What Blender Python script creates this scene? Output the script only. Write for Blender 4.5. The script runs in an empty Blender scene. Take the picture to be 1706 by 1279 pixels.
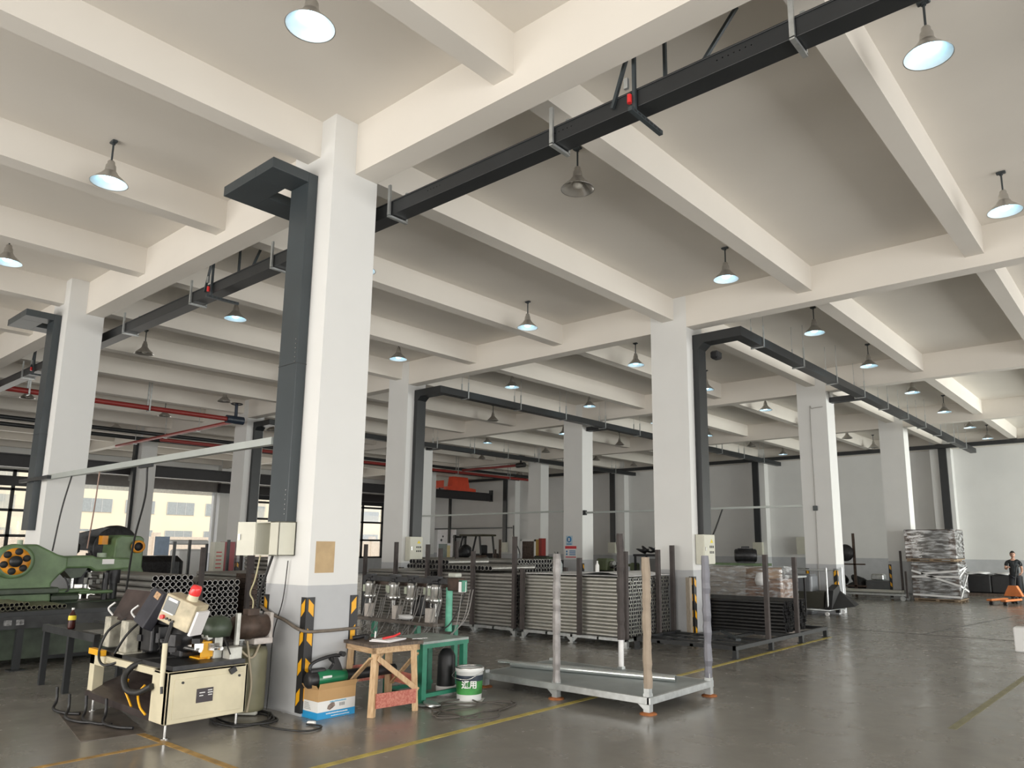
import bpy, bmesh, math, random
from mathutils import Vector, Matrix
from math import sin, cos, pi, radians
random.seed(7)
SC = bpy.context.scene
COL = SC.collection

# ------------------------------------------------------------------ camera
F_PX, PITCH, ROLL, YAW = 1230.865, 0.17674, 0.00545, 0.69452
fw = Vector((-sin(YAW)*cos(PITCH), cos(YAW)*cos(PITCH), sin(PITCH)))
rt = Vector((cos(YAW), sin(YAW), 0)); up = rt.cross(fw)
rt2 = cos(ROLL)*rt + sin(ROLL)*up; up2 = -sin(ROLL)*rt + cos(ROLL)*up
cd = bpy.data.cameras.new('camera'); cam = bpy.data.objects.new('camera', cd); COL.objects.link(cam)
cam.matrix_world = Matrix(((rt2.x, up2.x, -fw.x, 7.164), (rt2.y, up2.y, -fw.y, -4.641), (rt2.z, up2.z, -fw.z, 1.65), (0, 0, 0, 1)))
cd.sensor_width = 36; cd.lens = 36*F_PX/1706; cd.sensor_fit = 'HORIZONTAL'
cd.shift_x = -60.0/1706; cd.shift_y = 52.33/1706; cd.clip_end = 400
SC.camera = cam
# ------------------------------------------------------------------ world, sun, daylight through the openings, exposure
w = bpy.data.worlds.new('sky'); SC.world = w; w.use_nodes = True
nt = w.node_tree; bg = nt.nodes['Background']; bg.inputs[0].default_value = (0.93, 0.96, 1.0, 1); bg.inputs[1].default_value = 2.2
sd = bpy.data.lights.new('sun', 'SUN'); so = bpy.data.objects.new('sun', sd); COL.objects.link(so)
sd.energy = 2.2; sd.color = (1, .93, .82); sd.angle = radians(3); so.rotation_euler = (radians(38), 0, radians(62))
def area(name, loc, rot, sx, sy, power, col, spread=180):
    d = bpy.data.lights.new(name, 'AREA'); d.shape = 'RECTANGLE'; d.size = sx; d.size_y = sy; d.energy = power; d.color = col; d.spread = radians(spread)
    o = bpy.data.objects.new(name, d); COL.objects.link(o); o.location = loc; o.rotation_euler = rot; return o
# daylight in the open gates of the street side (x = 15.8, facing -x), of the near end (y = -12.5, facing +y) and of the yard side (x=-33)
area('daylight_street_gates', (15.7, 5, 2.1), (0, radians(90), 0), 3.8, 30, 1150, (1, .98, .93), 110)
area('daylight_far_fill', (15.7, 24, 2.1), (0, radians(90), 0), 3.8, 10, 1500, (.97, 1, .93), 120)  # extra daylight added near the far end to brighten the far wall
area('daylight_near_end', (1, -12.2, 2.1), (radians(90), 0, 0), 28, 3.8, 1350, (1, .94, .85), 115)
area('daylight_yard_side', (-32.4, 11, 2.4), (0, radians(-90), 0), 4.0, 26, 700, (1, .96, .88), 140)
SC.view_settings.view_transform = 'Standard'; SC.view_settings.look = 'None'; SC.view_settings.gamma = 1.0
SC.view_settings.use_curve_mapping = False
SC.view_settings.exposure = -0.5

# ------------------------------------------------------------------ materials
MATS = {}
def N(nt, t, **k):
    n = nt.nodes.new(t)
    for a, b in k.items(): setattr(n, a, b)
    return n
def mat(name, col, rough=.5, metal=0, var=.08, scale=6, bump=0, bscale=40, emit=None, estr=0, alpha=1, spec=.5, trans=0, stretch=None):
    if name in MATS: return MATS[name]
    m = bpy.data.materials.new(name); m.use_nodes = True; t = m.node_tree; b = t.nodes['Principled BSDF']
    tc = N(t, 'ShaderNodeTexCoord'); nz = N(t, 'ShaderNodeTexNoise'); nz.inputs['Scale'].default_value = scale; nz.inputs['Detail'].default_value = 4
    src = tc.outputs['Object']
    if stretch:
        mp = N(t, 'ShaderNodeMapping'); mp.inputs['Scale'].default_value = stretch; t.links.new(src, mp.inputs[0]); src = mp.outputs[0]
    t.links.new(src, nz.inputs['Vector'])
    r = N(t, 'ShaderNodeValToRGB'); e = r.color_ramp.elements
    e[0].position = .3; e[1].position = .7
    e[0].color = (*[max(0, c*(1-var)) for c in col], 1); e[1].color = (*[min(1, c*(1+var)) for c in col], 1)
    t.links.new(nz.outputs['Fac'], r.inputs[0]); t.links.new(r.outputs[0], b.inputs['Base Color'])
    b.inputs['Roughness'].default_value = rough; b.inputs['Metallic'].default_value = metal
    b.inputs['Specular IOR Level'].default_value = spec
    if trans: b.inputs['Transmission Weight'].default_value = trans
    if alpha < 1: b.inputs['Alpha'].default_value = alpha
    if emit: b.inputs['Emission Color'].default_value = (*emit, 1); b.inputs['Emission Strength'].default_value = estr
    if bump:
        n2 = N(t, 'ShaderNodeTexNoise'); n2.inputs['Scale'].default_value = bscale; bp = N(t, 'ShaderNodeBump'); bp.inputs['Strength'].default_value = bump
        t.links.new(src, n2.inputs['Vector']); t.links.new(n2.outputs['Fac'], bp.inputs['Height']); t.links.new(bp.outputs[0], b.inputs['Normal'])
    MATS[name] = m; return m
def dado_mat():
    m = mat('white_plaster_over_grey_dado', (.73, .73, .715), .8, 0, .025, 1.2, .04, 30)
    t = m.node_tree; b = t.nodes['Principled BSDF']; l = [x for x in t.links if x.to_socket == b.inputs['Base Color']][0]; src = l.from_socket
    g = N(t, 'ShaderNodeNewGeometry'); s = N(t, 'ShaderNodeSeparateXYZ'); t.links.new(g.outputs['Position'], s.inputs[0])
    n = N(t, 'ShaderNodeTexNoise'); n.inputs['Scale'].default_value = 3; t.links.new(g.outputs['Position'], n.inputs['Vector'])
    a = N(t, 'ShaderNodeMath', operation='MULTIPLY_ADD'); a.inputs[1].default_value = .02; t.links.new(n.outputs['Fac'], a.inputs[0]); t.links.new(s.outputs['Z'], a.inputs[2])
    c = N(t, 'ShaderNodeMath', operation='LESS_THAN'); c.inputs[1].default_value = 1.265; t.links.new(a.outputs[0], c.inputs[0])
    mx = N(t, 'ShaderNodeMix', data_type='RGBA'); t.links.new(c.outputs[0], mx.inputs[0]); t.links.new(src, mx.inputs[6])
    n2 = N(t, 'ShaderNodeTexNoise'); n2.inputs['Scale'].default_value = 4; n2.inputs['Detail'].default_value = 5; t.links.new(g.outputs['Position'], n2.inputs['Vector'])
    r = N(t, 'ShaderNodeValToRGB'); r.color_ramp.elements[0].color = (.43, .44, .455, 1); r.color_ramp.elements[1].color = (.55, .56, .575, 1)
    t.links.new(n2.outputs['Fac'], r.inputs[0]); t.links.new(r.outputs[0], mx.inputs[7]); t.links.new(mx.outputs[2], b.inputs['Base Color'])
    return m
def floor_mat():
    m = mat('worn_polished_concrete', (.2, .19, .175), .28, 0, .2, .6)
    t = m.node_tree; b = t.nodes['Principled BSDF']
    tc = N(t, 'ShaderNodeTexCoord'); ns = []
    for sc, det in ((.35, 6), (2.2, 8), (40, 2)):
        n = N(t, 'ShaderNodeTexNoise'); n.inputs['Scale'].default_value = sc; n.inputs['Detail'].default_value = det; n.inputs['Roughness'].default_value = .6
        t.links.new(tc.outputs['Object'], n.inputs['Vector']); ns.append(n)
    a = N(t, 'ShaderNodeMix', data_type='RGBA'); a.inputs[0].default_value = .5
    t.links.new(ns[0].outputs['Fac'], a.inputs[6]); t.links.new(ns[1].outputs['Fac'], a.inputs[7])
    r = N(t, 'ShaderNodeValToRGB'); e = r.color_ramp.elements; e[0].position = .3; e[0].color = (.20, .19, .170, 1); e[1].position = .72; e[1].color = (.285, .27, .243, 1)
    t.links.new(a.outputs[2], r.inputs[0])
    # white dust and scrapings, sparse specks
    v = N(t, 'ShaderNodeTexVoronoi'); v.inputs['Scale'].default_value = 22; t.links.new(tc.outputs['Object'], v.inputs['Vector'])
    lt = N(t, 'ShaderNodeMath', operation='LESS_THAN'); lt.inputs[1].default_value = .09; t.links.new(v.outputs['Distance'], lt.inputs[0])
    mu = N(t, 'ShaderNodeMath', operation='MULTIPLY'); gt = N(t, 'ShaderNodeMath', operation='GREATER_THAN'); gt.inputs[1].default_value = .62
    t.links.new(ns[1].outputs['Fac'], gt.inputs[0]); t.links.new(lt.outputs[0], mu.inputs[0]); t.links.new(gt.outputs[0], mu.inputs[1])
    mx = N(t, 'ShaderNodeMix', data_type='RGBA'); mx.inputs[7].default_value = (.45, .44, .42, 1); t.links.new(mu.outputs[0], mx.inputs[0]); t.links.new(r.outputs[0], mx.inputs[6])
    t.links.new(mx.outputs[2], b.inputs['Base Color'])
    rr = N(t, 'ShaderNodeMapRange'); rr.inputs['From Min'].default_value = .35; rr.inputs['From Max'].default_value = .65; rr.inputs['To Min'].default_value = .17; rr.inputs['To Max'].default_value = .30
    t.links.new(ns[1].outputs['Fac'], rr.inputs[0]); t.links.new(rr.outputs[0], b.inputs['Roughness'])
    bp = N(t, 'ShaderNodeBump'); bp.inputs['Strength'].default_value = .06; t.links.new(ns[2].outputs['Fac'], bp.inputs['Height']); t.links.new(bp.outputs[0], b.inputs['Normal'])
    return m
def wood_mat(name, c1, c2, sc=(1, 1, 8)):
    m = mat(name, c1, .65); t = m.node_tree; b = t.nodes['Principled BSDF']
    tc = N(t, 'ShaderNodeTexCoord'); mp = N(t, 'ShaderNodeMapping'); mp.inputs['Scale'].default_value = sc; t.links.new(tc.outputs['Object'], mp.inputs[0])
    n = N(t, 'ShaderNodeTexNoise'); n.inputs['Scale'].default_value = 9; n.inputs['Detail'].default_value = 6; t.links.new(mp.outputs[0], n.inputs['Vector'])
    r = N(t, 'ShaderNodeValToRGB'); r.color_ramp.elements[0].position = .35; r.color_ramp.elements[1].position = .65
    r.color_ramp.elements[0].color = (*c1, 1); r.color_ramp.elements[1].color = (*c2, 1)
    t.links.new(n.outputs['Fac'], r.inputs[0]); t.links.new(r.outputs[0], b.inputs['Base Color']); return m
def hazard_mat():
    m = mat('black_rubber_with_yellow_chevrons', (.02, .02, .022), .45)
    return m
PLASTER = dado_mat(); FLOORM = floor_mat()
CEIL = mat('white_ceiling_paint', (.74, .70, .64), .85, 0, .02, 1, .03, 25)
DUCT = mat('charcoal_powder_coat', (.018, .02, .022), .42, 0, .12, 3)
DUCTG = mat('grey_powder_coat', (.04, .05, .056), .4, 0, .08, 3)
GALV = mat('galvanized_steel', (.52, .54, .54), .38, .75, .15, 12)
GALVT = mat('brushed_steel_tube', (.62, .61, .57), .33, .8, .14, 5, stretch=(.4, 6, 6))
DKTUBE = mat('dull_raw_steel_tube', (.40, .39, .37), .42, .7, .2, 5, stretch=(.4, 6, 6))
BLACKT = mat('black_coated_tube', (.02, .02, .021), .3, .2, .2, 5)
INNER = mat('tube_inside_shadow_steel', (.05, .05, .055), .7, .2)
CREAM = mat('cream_machine_enamel', (.66, .60, .43), .45, 0, .09, 5)
CREAM2 = mat('cream_cabinet_enamel', (.60, .59, .50), .45, 0, .05, 4)
GREENP = mat('green_machine_enamel', (.115, .185, .085), .4, 0, .25, 5)
GREEND = mat('dark_oily_green_enamel', (.045, .062, .04), .45, 0, .4, 7)
GREENT = mat('green_bench_paint', (.03, .21, .13), .4, 0, .2, 8)
OILY = mat('oily_black_iron', (.03, .03, .032), .4, .4, .4, 14, .2)
OILYB = mat('rusty_brown_iron', (.075, .05, .038), .55, .3, .4, 10, .2)
STEEL = mat('bare_machined_steel', (.55, .55, .54), .25, .9, .15, 10)
ORANGE = mat('orange_machine_paint', (.75, .30, .02), .4, 0, .15, 6)
YELLOW = mat('yellow_guard_paint', (.85, .42, .01), .4, 0, .06, 6)
RED = mat('signal_red_plastic', (.62, .03, .03), .3, 0, .08, 6)
REDPIPE = mat('dark_red_fire_pipe_paint', (.27, .03, .025), .4, 0, .1, 3)
REDCR = mat('crane_red_paint', (.68, .08, .035), .4, 0, .08, 3)
BLACKP = mat('black_plastic', (.018, .018, .02), .45, 0, .2, 8)
RUBBER = mat('black_rubber_cable', (.02, .02, .02), .5, 0, .2, 20)
BROWNP = mat('brown_post_foam_wrap', (.06, .05, .048), .75, 0, .18, 10, .3, 30)
CARDPOST = mat('kraft_post_wrap', (.32, .26, .20), .8, 0, .15, 6, .2, 20)
FILMPOST = mat('crinkled_silver_film_wrap', (.27, .255, .25), .32, .2, .3, 9, .8, 18)
GREYPOST = mat('grey_violet_film_wrap', (.165, .165, .19), .4, .1, .1, 9, .3, 14)
WHITEFILM = mat('white_plastic_film', (.78, .78, .78), .4, 0, .08, 8, .5, 12)
RUST = mat('orange_rust', (.33, .12, .04), .8, .2, .35, 20, .2)
WOOD = wood_mat('raw_pine_boards', (.46, .29, .15), (.62, .44, .26), (6, 6, 1))
WOODH = wood_mat('raw_pine_rail', (.44, .28, .15), (.60, .42, .25), (1, 6, 6))
WOODRED = wood_mat('red_stained_plank', (.40, .10, .075), (.55, .22, .16), (1, 6, 6))
WOODDK = wood_mat('dirty_worktop_board', (.07, .055, .045), (.15, .11, .085), (2, 8, 2))
CARD = mat('kraft_cardboard', (.50, .31, .14), .8, 0, .07, 4)
WHITEP = mat('white_print', (.80, .80, .79), .5, 0, .02, 4)
BLUEP = mat('blue_print', (.02, .30, .62), .45, 0, .04, 4)
PAPER = mat('white_paper', (.82, .80, .80), .7, 0, .03, 5)
BLACKI = mat('black_ink', (.02, .02, .02), .6)
REDI = mat('red_ink', (.6, .03, .04), .5)
BLUEI = mat('blue_ink', (.03, .2, .45), .5)
YTRI = mat('warning_yellow_sticker', (.75, .6, .03), .5)
LINEY = mat('worn_yellow_floor_paint', (.50, .40, .10), .5, 0, .3, 9)
LINEO = mat('worn_orange_floor_paint', (.40, .24, .07), .5, 0, .4, 9)
ALU = mat('spun_aluminium', (.55, .53, .50), .28, .85, .08, 8)
SHADEIN = mat('white_lamp_reflector', (.80, .84, .86), .35)
BULB = mat('lit_cool_white_bulb', (.9, .95, 1), .4, emit=(.42, .80, 1.0), estr=11)
BULBOFF = mat('unlit_frosted_bulb', (.45, .43, .38), .3)
SKIN = mat('skin', (.48, .27, .19), .55, 0, .05, 9)
HAIR = mat('black_hair', (.012, .011, .010), .5)
SHIRT = mat('black_tshirt_cloth', (.018, .022, .026), .85, 0, .15, 10)
TROUS = mat('black_trouser_cloth', (.014, .015, .02), .85, 0, .15, 10)
GLASS = mat('window_glass', (.9, .95, .95), .03, trans=1, alpha=.25)
BEIGE = mat('beige_facade_render', (.82, .72, .54), .85, 0, .03, .3)
GROUND = mat('pale_yard_concrete', (.55, .53, .50), .85, 0, .05, .3)
def film_mat():
    m = mat('stretch_film', (.8, .82, .84), .10, 0, .1, 5, 1.0, 6, alpha=.3, spec=1.0)
    t = m.node_tree; b = t.nodes['Principled BSDF']; tc = N(t, 'ShaderNodeTexCoord'); mp = N(t, 'ShaderNodeMapping'); mp.inputs['Scale'].default_value = (1.2, 1.2, 5)
    n = N(t, 'ShaderNodeTexNoise'); n.inputs['Scale'].default_value = 3.2; n.inputs['Detail'].default_value = 6; t.links.new(tc.outputs['Object'], mp.inputs[0]); t.links.new(mp.outputs[0], n.inputs['Vector'])
    r = N(t, 'ShaderNodeMapRange'); r.inputs['From Min'].default_value = .42; r.inputs['From Max'].default_value = .68; r.inputs['To Min'].default_value = .05; r.inputs['To Max'].default_value = .62
    t.links.new(n.outputs['Fac'], r.inputs[0]); t.links.new(r.outputs[0], b.inputs['Alpha']); return m
FILM = film_mat()

# ------------------------------------------------------------------ mesh builder
class MB:
    def __init__(s): s.v = []; s.f = []; s.sm = []
    def add(s, vs, fs, smooth=False):
        b = len(s.v); s.v += [tuple(v) for v in vs]; s.f += [tuple(i+b for i in f) for f in fs]; s.sm += [smooth]*len(fs); return s
    def box(s, x0, x1, y0, y1, z0, z1, R=None):
        vs = [Vector(p) for p in ((x0, y0, z0), (x1, y0, z0), (x1, y1, z0), (x0, y1, z0), (x0, y0, z1), (x1, y0, z1), (x1, y1, z1), (x0, y1, z1))]
        if R: vs = [R @ v for v in vs]
        return s.add(vs, [(0, 3, 2, 1), (4, 5, 6, 7), (0, 1, 5, 4), (1, 2, 6, 5), (2, 3, 7, 6), (3, 0, 4, 7)])
    def cb(s, c, d, rz=0, rx=0, ry=0):
        R = Matrix.Translation(c) @ Matrix.Rotation(rz, 4, 'Z') @ Matrix.Rotation(ry, 4, 'Y') @ Matrix.Rotation(rx, 4, 'X')
        a, b, h = d[0]/2, d[1]/2, d[2]/2
        return s.box(-a, a, -b, b, -h, h, R)
    def rbox(s, c, d, r=.01, rz=0, rx=0, ry=0):          # box with rounded vertical edges and chamfered top and bottom
        R = Matrix.Translation(c) @ Matrix.Rotation(rz, 4, 'Z') @ Matrix.Rotation(ry, 4, 'Y') @ Matrix.Rotation(rx, 4, 'X')
        a, b, h = d[0]/2, d[1]/2, d[2]/2; r = min(r, a*.9, b*.9, h*.9); rings = []
        for (ins, z) in ((r, -h), (0, -h+r), (0, h-r), (r, h)):
            ring = []
            for cx, cy, a0 in ((a-r, b-r, 0), (-a+r, b-r, pi/2), (-a+r, -b+r, pi), (a-r, -b+r, 1.5*pi)):
                for k in range(4):
                    t = a0+k*pi/6; rr = r-ins*.999
                    ring.append(R @ Vector((cx+rr*cos(t), cy+rr*sin(t), z)))
            rings.append(ring)
        n = 16; vs = [v for g in rings for v in g]; fs = []
        for q in range(3):
            for k in range(n): fs.append((q*n+k, q*n+(k+1) % n, (q+1)*n+(k+1) % n, (q+1)*n+k))
        fs.append(tuple(range(n-1, -1, -1))); fs.append(tuple(range(3*n, 4*n)))
        return s.add(vs, fs)
    def cyl(s, p0, p1, r, r1=None, n=16, cap=True, smooth=True):
        p0, p1 = Vector(p0), Vector(p1); r1 = r if r1 is None else r1; d = (p1-p0)
        if d.length < 1e-6: return s
        q = d.to_track_quat('Z', 'Y'); vs = []
        for p, rr in ((p0, r), (p1, r1)):
            for k in range(n): vs.append(p+q @ Vector((rr*cos(2*pi*k/n), rr*sin(2*pi*k/n), 0)))
        s.add(vs, [(k, (k+1) % n, n+(k+1) % n, n+k) for k in range(n)], smooth)
        if cap:
            s.add(vs[:n], [tuple(range(n-1, -1, -1))]); s.add(vs[n:], [tuple(range(n))])
        return s
    def path(s, pts, r, n=8, smooth=True, close=False):
        pts = [Vector(p) for p in pts]; vs = []; m = len(pts); prev = None
        for i, p in enumerate(pts):
            if close: t = pts[(i+1) % m]-pts[i-1]
            else: t = pts[min(i+1, m-1)]-pts[max(i-1, 0)]
            if t.length < 1e-9: t = Vector((0, 0, 1))
            t.normalize()
            if prev is None: a = Vector((0, 0, 1)) if abs(t.z) < .9 else Vector((1, 0, 0)); nn = t.cross(a).normalized()
            else: nn = (prev-t*prev.dot(t)); nn = nn.normalized() if nn.length > 1e-6 else t.orthogonal().normalized()
            prev = nn; b = t.cross(nn)
            for k in range(n): vs.append(p+r*(cos(2*pi*k/n)*nn+sin(2*pi*k/n)*b))
        fs = []
        for i in range(m if close else m-1):
            j = (i+1) % m
            for k in range(n): fs.append((i*n+k, i*n+(k+1) % n, j*n+(k+1) % n, j*n+k))
        s.add(vs, fs, smooth)
        if not close: s.add(vs[:n], [tuple(range(n-1, -1, -1))]); s.add(vs[-n:], [tuple(range(n))])
        return s
    def lathe(s, prof, c=(0, 0, 0), axis='Z', n=24, smooth=True):
        c = Vector(c); vs = []
        for r, h in prof:
            for k in range(n):
                a = 2*pi*k/n; x, y = r*cos(a), r*sin(a)
                v = {'Z': (x, y, h), 'Y': (x, h, -y), 'X': (h, x, y)}[axis]; vs.append(c+Vector(v))
        fs = []
        for i in range(len(prof)-1):
            for k in range(n): fs.append((i*n+k, i*n+(k+1) % n, (i+1)*n+(k+1) % n, (i+1)*n+k))
        return s.add(vs, fs, smooth)
    def prism(s, poly, a, b, axis='Y'):      # polygon in the two other axes, extruded along axis from a to b
        n = len(poly); vs = []
        for h in (a, b):
            for p, q in poly: vs.append({'Y': (p, h, q), 'X': (h, p, q), 'Z': (p, q, h)}[axis])
        return s.add(vs, [tuple(range(n)), tuple(range(2*n-1, n-1, -1))]+[(k, n+k, n+(k+1) % n, (k+1) % n) for k in range(n)])
    def build(s, name, m, parent=None, loc=None, bevel=0):
        me = bpy.data.meshes.new(name); me.from_pydata(s.v, [], s.f); me.materials.append(m)
        me.polygons.foreach_set('use_smooth', s.sm)
        b = bmesh.new(); b.from_mesh(me); bmesh.ops.recalc_face_normals(b, faces=b.faces); b.to_mesh(me); b.free()
        o = bpy.data.objects.new(name, me); COL.objects.link(o)
        if parent: o.parent = parent
        if loc: o.location = loc
        if bevel:
            md = o.modifiers.new('bevel', 'BEVEL'); md.width = bevel; md.segments = 2; md.limit_method = 'ANGLE'
        return o
def tag(o, label=None, cat=None, group=None, kind=None):
    if label: o['label'] = label
    if cat: o['category'] = cat
    if group: o['group'] = group
    if kind: o['kind'] = kind
    return o
def thing(name, label, cat, loc=(0, 0, 0), rz=0, group=None):
    o = bpy.data.objects.new(name, None); COL.objects.link(o); o.location = loc; o.rotation_euler = (0, 0, rz); o.empty_display_size = .1
    return tag(o, label, cat, group)
def dup(root, loc, rz=None, label=None):
    r = root.copy(); COL.objects.link(r); r.location = loc
    if rz is not None: r.rotation_euler = (0, 0, rz)
    if label: r['label'] = label
    for ch in list(root.children):
        c = ch.copy(); COL.objects.link(c); c.parent = r
        for g in ch.children:
            d = g.copy(); COL.objects.link(d); d.parent = c
    return r
def text(body, size, mat_, name, parent, mtx, thick=.001, bold=0):
    cu = bpy.data.curves.new(name, 'FONT'); cu.body = body; cu.size = size; cu.extrude = thick; cu.align_x = 'CENTER'; cu.align_y = 'CENTER'; cu.offset = bold
    o = bpy.data.objects.new(name, cu); COL.objects.link(o); dg = bpy.context.evaluated_depsgraph_get()
    me = bpy.data.meshes.new_from_object(o.evaluated_get(dg)); me.materials.clear(); me.materials.append(mat_)
    bpy.data.objects.remove(o); o = bpy.data.objects.new(name, me); COL.objects.link(o); o.matrix_world = mtx
    if parent: o.parent = parent
    return o
def face_mtx(loc, normal):       # text plane facing normal, upright
    n = Vector(normal).normalized(); u = Vector((0, 0, 1)); x = u.cross(n).normalized(); y = n.cross(x)
    return Matrix(((x.x, y.x, n.x, loc[0]), (x.y, y.y, n.y, loc[1]), (x.z, y.z, n.z, loc[2]), (0, 0, 0, 1)))
def spline(pts, k=6):
    P = [Vector(p) for p in pts]; P = [2*P[0]-P[1]]+P+[2*P[-1]-P[-2]]; out = []
    for i in range(1, len(P)-2):
        for j in range(k):
            t = j/k; a, b, c, d = P[i-1:i+3]
            out.append(.5*((2*b)+(c-a)*t+(2*a-5*b+4*c-d)*t*t+(3*b-a-3*c+d)*t**3))
    out.append(P[-2]); return out

# ------------------------------------------------------------------ the building
XS = [-33.1, -24.8, -16.54, -8.27, 0, 8.07, 16.1]
YS = [(-8.1, -7.5), (-.30, .30), (7.64, 8.24), (15.23, 15.83), (22.81, 23.41)]
GY = [(-8.1, -7.8), (-.01, .29), (7.646, 7.94), (15.236, 15.53), (22.816, 23.11), (30.1, 30.4)]
ZC, ZG, ZB = 6.49, 5.865, 6.046
YN, YF, XL, XR = -12.6, 30.5, -33.3, 16.3
def struct(name, mb, m, parent=None):
    o = mb.build(name, m, parent)
    if not parent: o['kind'] = 'structure'
    return o
struct('floor', MB().box(XL-.3, XR+.3, YN-.3, YF+.3, -.2, 0), FLOORM)
ceil = struct('ceiling', MB().box(XL-.3, XR+.3, YN-.3, YF+.3, ZC, ZC+.2), CEIL)
for (a, b) in GY: struct('girder', MB().box(XL, XR, a, b, ZG, ZC+.01), CEIL, ceil)
bx = []
for i in range(len(XS)-1):
    a, b = XS[i], XS[i+1]; L = b-a; bx += [a, a+L/3+.04, a+2*L/3-.04]
for x in bx: struct('ceiling_beam', MB().box(x-.128, x+.128, YN, YF, ZB, ZC+.005), CEIL, ceil)
struct('wall_far', MB().box(XL, XR, YF, YF+.25, 0, ZC), PLASTER)
# wall on the yard side with a roller gate opening and framed windows
wl = MB()
wl.box(XL-.25, XL, YN, YF, 5.05, ZC)
segs = [(-7.4, -.5, .9), (.5, 7.5, .9), (8.35, 15.1, 0), (15.95, 22.7, .9), (23.5, 29.9, .9)]
prev = YN
for a, b, sill in segs:
    wl.box(XL-.25, XL, prev, a, 0, 5.05)
    if sill: wl.box(XL-.25, XL, a, b, 0, sill)
    prev = b
wl.box(XL-.25, XL, prev, YF, 0, 5.05)
struct('wall_left', wl, PLASTER)
# street side and near end: walls with open gateways (all outside the frame)
wr = MB(); wr.box(XR, XR+.25, YN, YF, 4.6, ZC)
for a, b in ((YN, -9.5), (-1, 1), (7, 9), (14.7, 16.7), (22.2, 24.2), (29.6, YF)): wr.box(XR, XR+.25, a, b, 0, 4.6)
struct('wall_right', wr, PLASTER)
wn = MB(); wn.box(XL, XR, YN-.25, YN, 4.6, ZC)
for a, b in ((XL, -24), (-16, -12), (-9.5, -7), (15, XR)): wn.box(a, b, YN-.25, YN, 0, 4.6)
struct('wall_near', wn, PLASTER)
# window frames on the yard wall
for wi, (a, b, sill) in enumerate(segs):
    if not sill: continue
    e = bpy.data.objects.new('window_%d' % (wi+1), None); COL.objects.link(e); e['kind'] = 'structure'
    f = MB(); n = 4; z0, z1 = sill, 5.05
    for k in range(n+1):
        y = a+(b-a)*k/n; f.box(XL-.12, XL-.03, y-.07, y+.07, z0, z1)
    for z in (z0+.05, 2.05, 3.2, 4.15, z1-.05): f.box(XL-.12, XL-.03, a, b, z-.06, z+.06)
    f.box(XL-.13, XL-.02, a, b, 4.3, 4.75)
    f.build('window_frame', BLACKP, e)
    MB().box(XL-.08, XL-.07, a, b, z0, z1).build('pane', GLASS, e)
# roller shutter housing over the open gate
e = bpy.data.objects.new('door_1', None); COL.objects.link(e); e['kind'] = 'structure'
MB().box(XL+.02, XL+.5, 8.3, 15.2, 4.55, 5.05).build('shutter_housing', mat('grey_shutter_steel', (.16, .15, .145), .5, .2), e)
g = MB()
for z in range(8): g.box(XL+.1, XL+.16, 8.45, 15.05, 4.35+z*.03, 4.37+z*.03)
g.build('rolled_slats', GALV, e)

# columns
colnames = {(-24.8): 'fourth row from the street', (-16.54): 'third row from the street'}
def hazard(parent, x, y, sx, sy, h=1.14, n=4):
    """corner guard: two rubber leaves meeting on the column corner, with yellow slanted reflectors"""
    g = MB(); w_, t = .085, .012
    g.box(min(x, x-sx*w_), max(x, x-sx*w_), min(y, y+sy*t), max(y, y+sy*t), 0.03, h)
    g.box(min(x, x+sx*t), max(x, x+sx*t), min(y+sy*t, y-sy*w_), max(y+sy*t, y-sy*w_), 0.03, h)
    o = g.build('corner_guard', hazard_mat(), parent)
    r = MB(); step = h/n
    for k in range(n):
        z = .05+k*step+.04; hh = step*.42
        if k % 1 == 0:
            y2 = y+sy*(t+.002); x2 = x+sx*(t+.002)
            a, b = x-sx*.012, x-sx*(w_-.012)
            r.add([(b, y2, z), (b, y2, z+hh), (a, y2, z+hh*1.5), (a, y2, z+hh*.5)], [(0, 1, 2, 3)])
            a, b = y-sy*.012, y-sy*(w_-.012)
            r.add([(x2, b, z), (x2, b, z+hh), (x2, a, z+hh*1.5), (x2, a, z+hh*.5)], [(0, 1, 2, 3)])
    r.build('reflector', YELLOW, o)
    return o
def column(ix, iy, label, guards=()):
    x = XS[ix]; a, b = YS[iy]
    t = thing('concrete_column', label, 'column', (x, (a+b)/2, 0), 0, 'concrete columns of the hall')
    MB().box(-.4, .4, -(b-a)/2, (b-a)/2, 0, ZC).build('shaft', PLASTER, t)
    for sx, sy in guards: hazard(t, .4*sx, (b-a)/2*sy, sx, sy)
    return t
CL = {(4, 1): 'white concrete column in the foreground with an open cream switch box and a kraft sheet',
      (3, 1): 'white concrete column at the left edge rising behind the green press',
      (4, 2): 'white column right of centre with a cream panel box and black duct on its side',
      (3, 2): 'white column standing right behind the foreground column, black duct down its right side',
      (4, 3): 'white column with a thin conduit and a socket, behind the empty galvanized stillage',
      (3, 3): 'white column carrying the blue and red safety notices',
      (4, 4): 'white column beside the film wrapped crates near the far wall',
      (3, 4): 'white column hidden mostly behind the right centre column',
      (2, 2): 'white column behind the red light tower machine with a dark duct on its right edge',
      (2, 3): 'narrow far column just right of the duct of the second column',
      (2, 4): 'far white column behind the gas bottle rack, left of the notice column',
      (1, 2): 'far left white column in front of the roller gate',
      (1, 3): 'far column hidden behind the foreground column',
      (1, 4): 'farthest left inner column near the red crane'}
COLS = {}
for (ix, iy), lab in CL.items():
    gd = {(4, 1): [(1, -1), (1, 1), (-1, -1)], (4, 2): [(1, -1), (1, 1)], (4, 3): [(-1, -1), (1, -1)], (4, 4): [(-1, -1), (1, -1)], (3, 1): [(1, -1), (1, 1)]}.get((ix, iy), [(1, -1)])
    COLS[(ix, iy)] = column(ix, iy, lab, gd)
pl = MB()
for x in XS: pl.box(x-.4, x+.4, YF-.45, YF+.01, 0, ZC)
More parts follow.
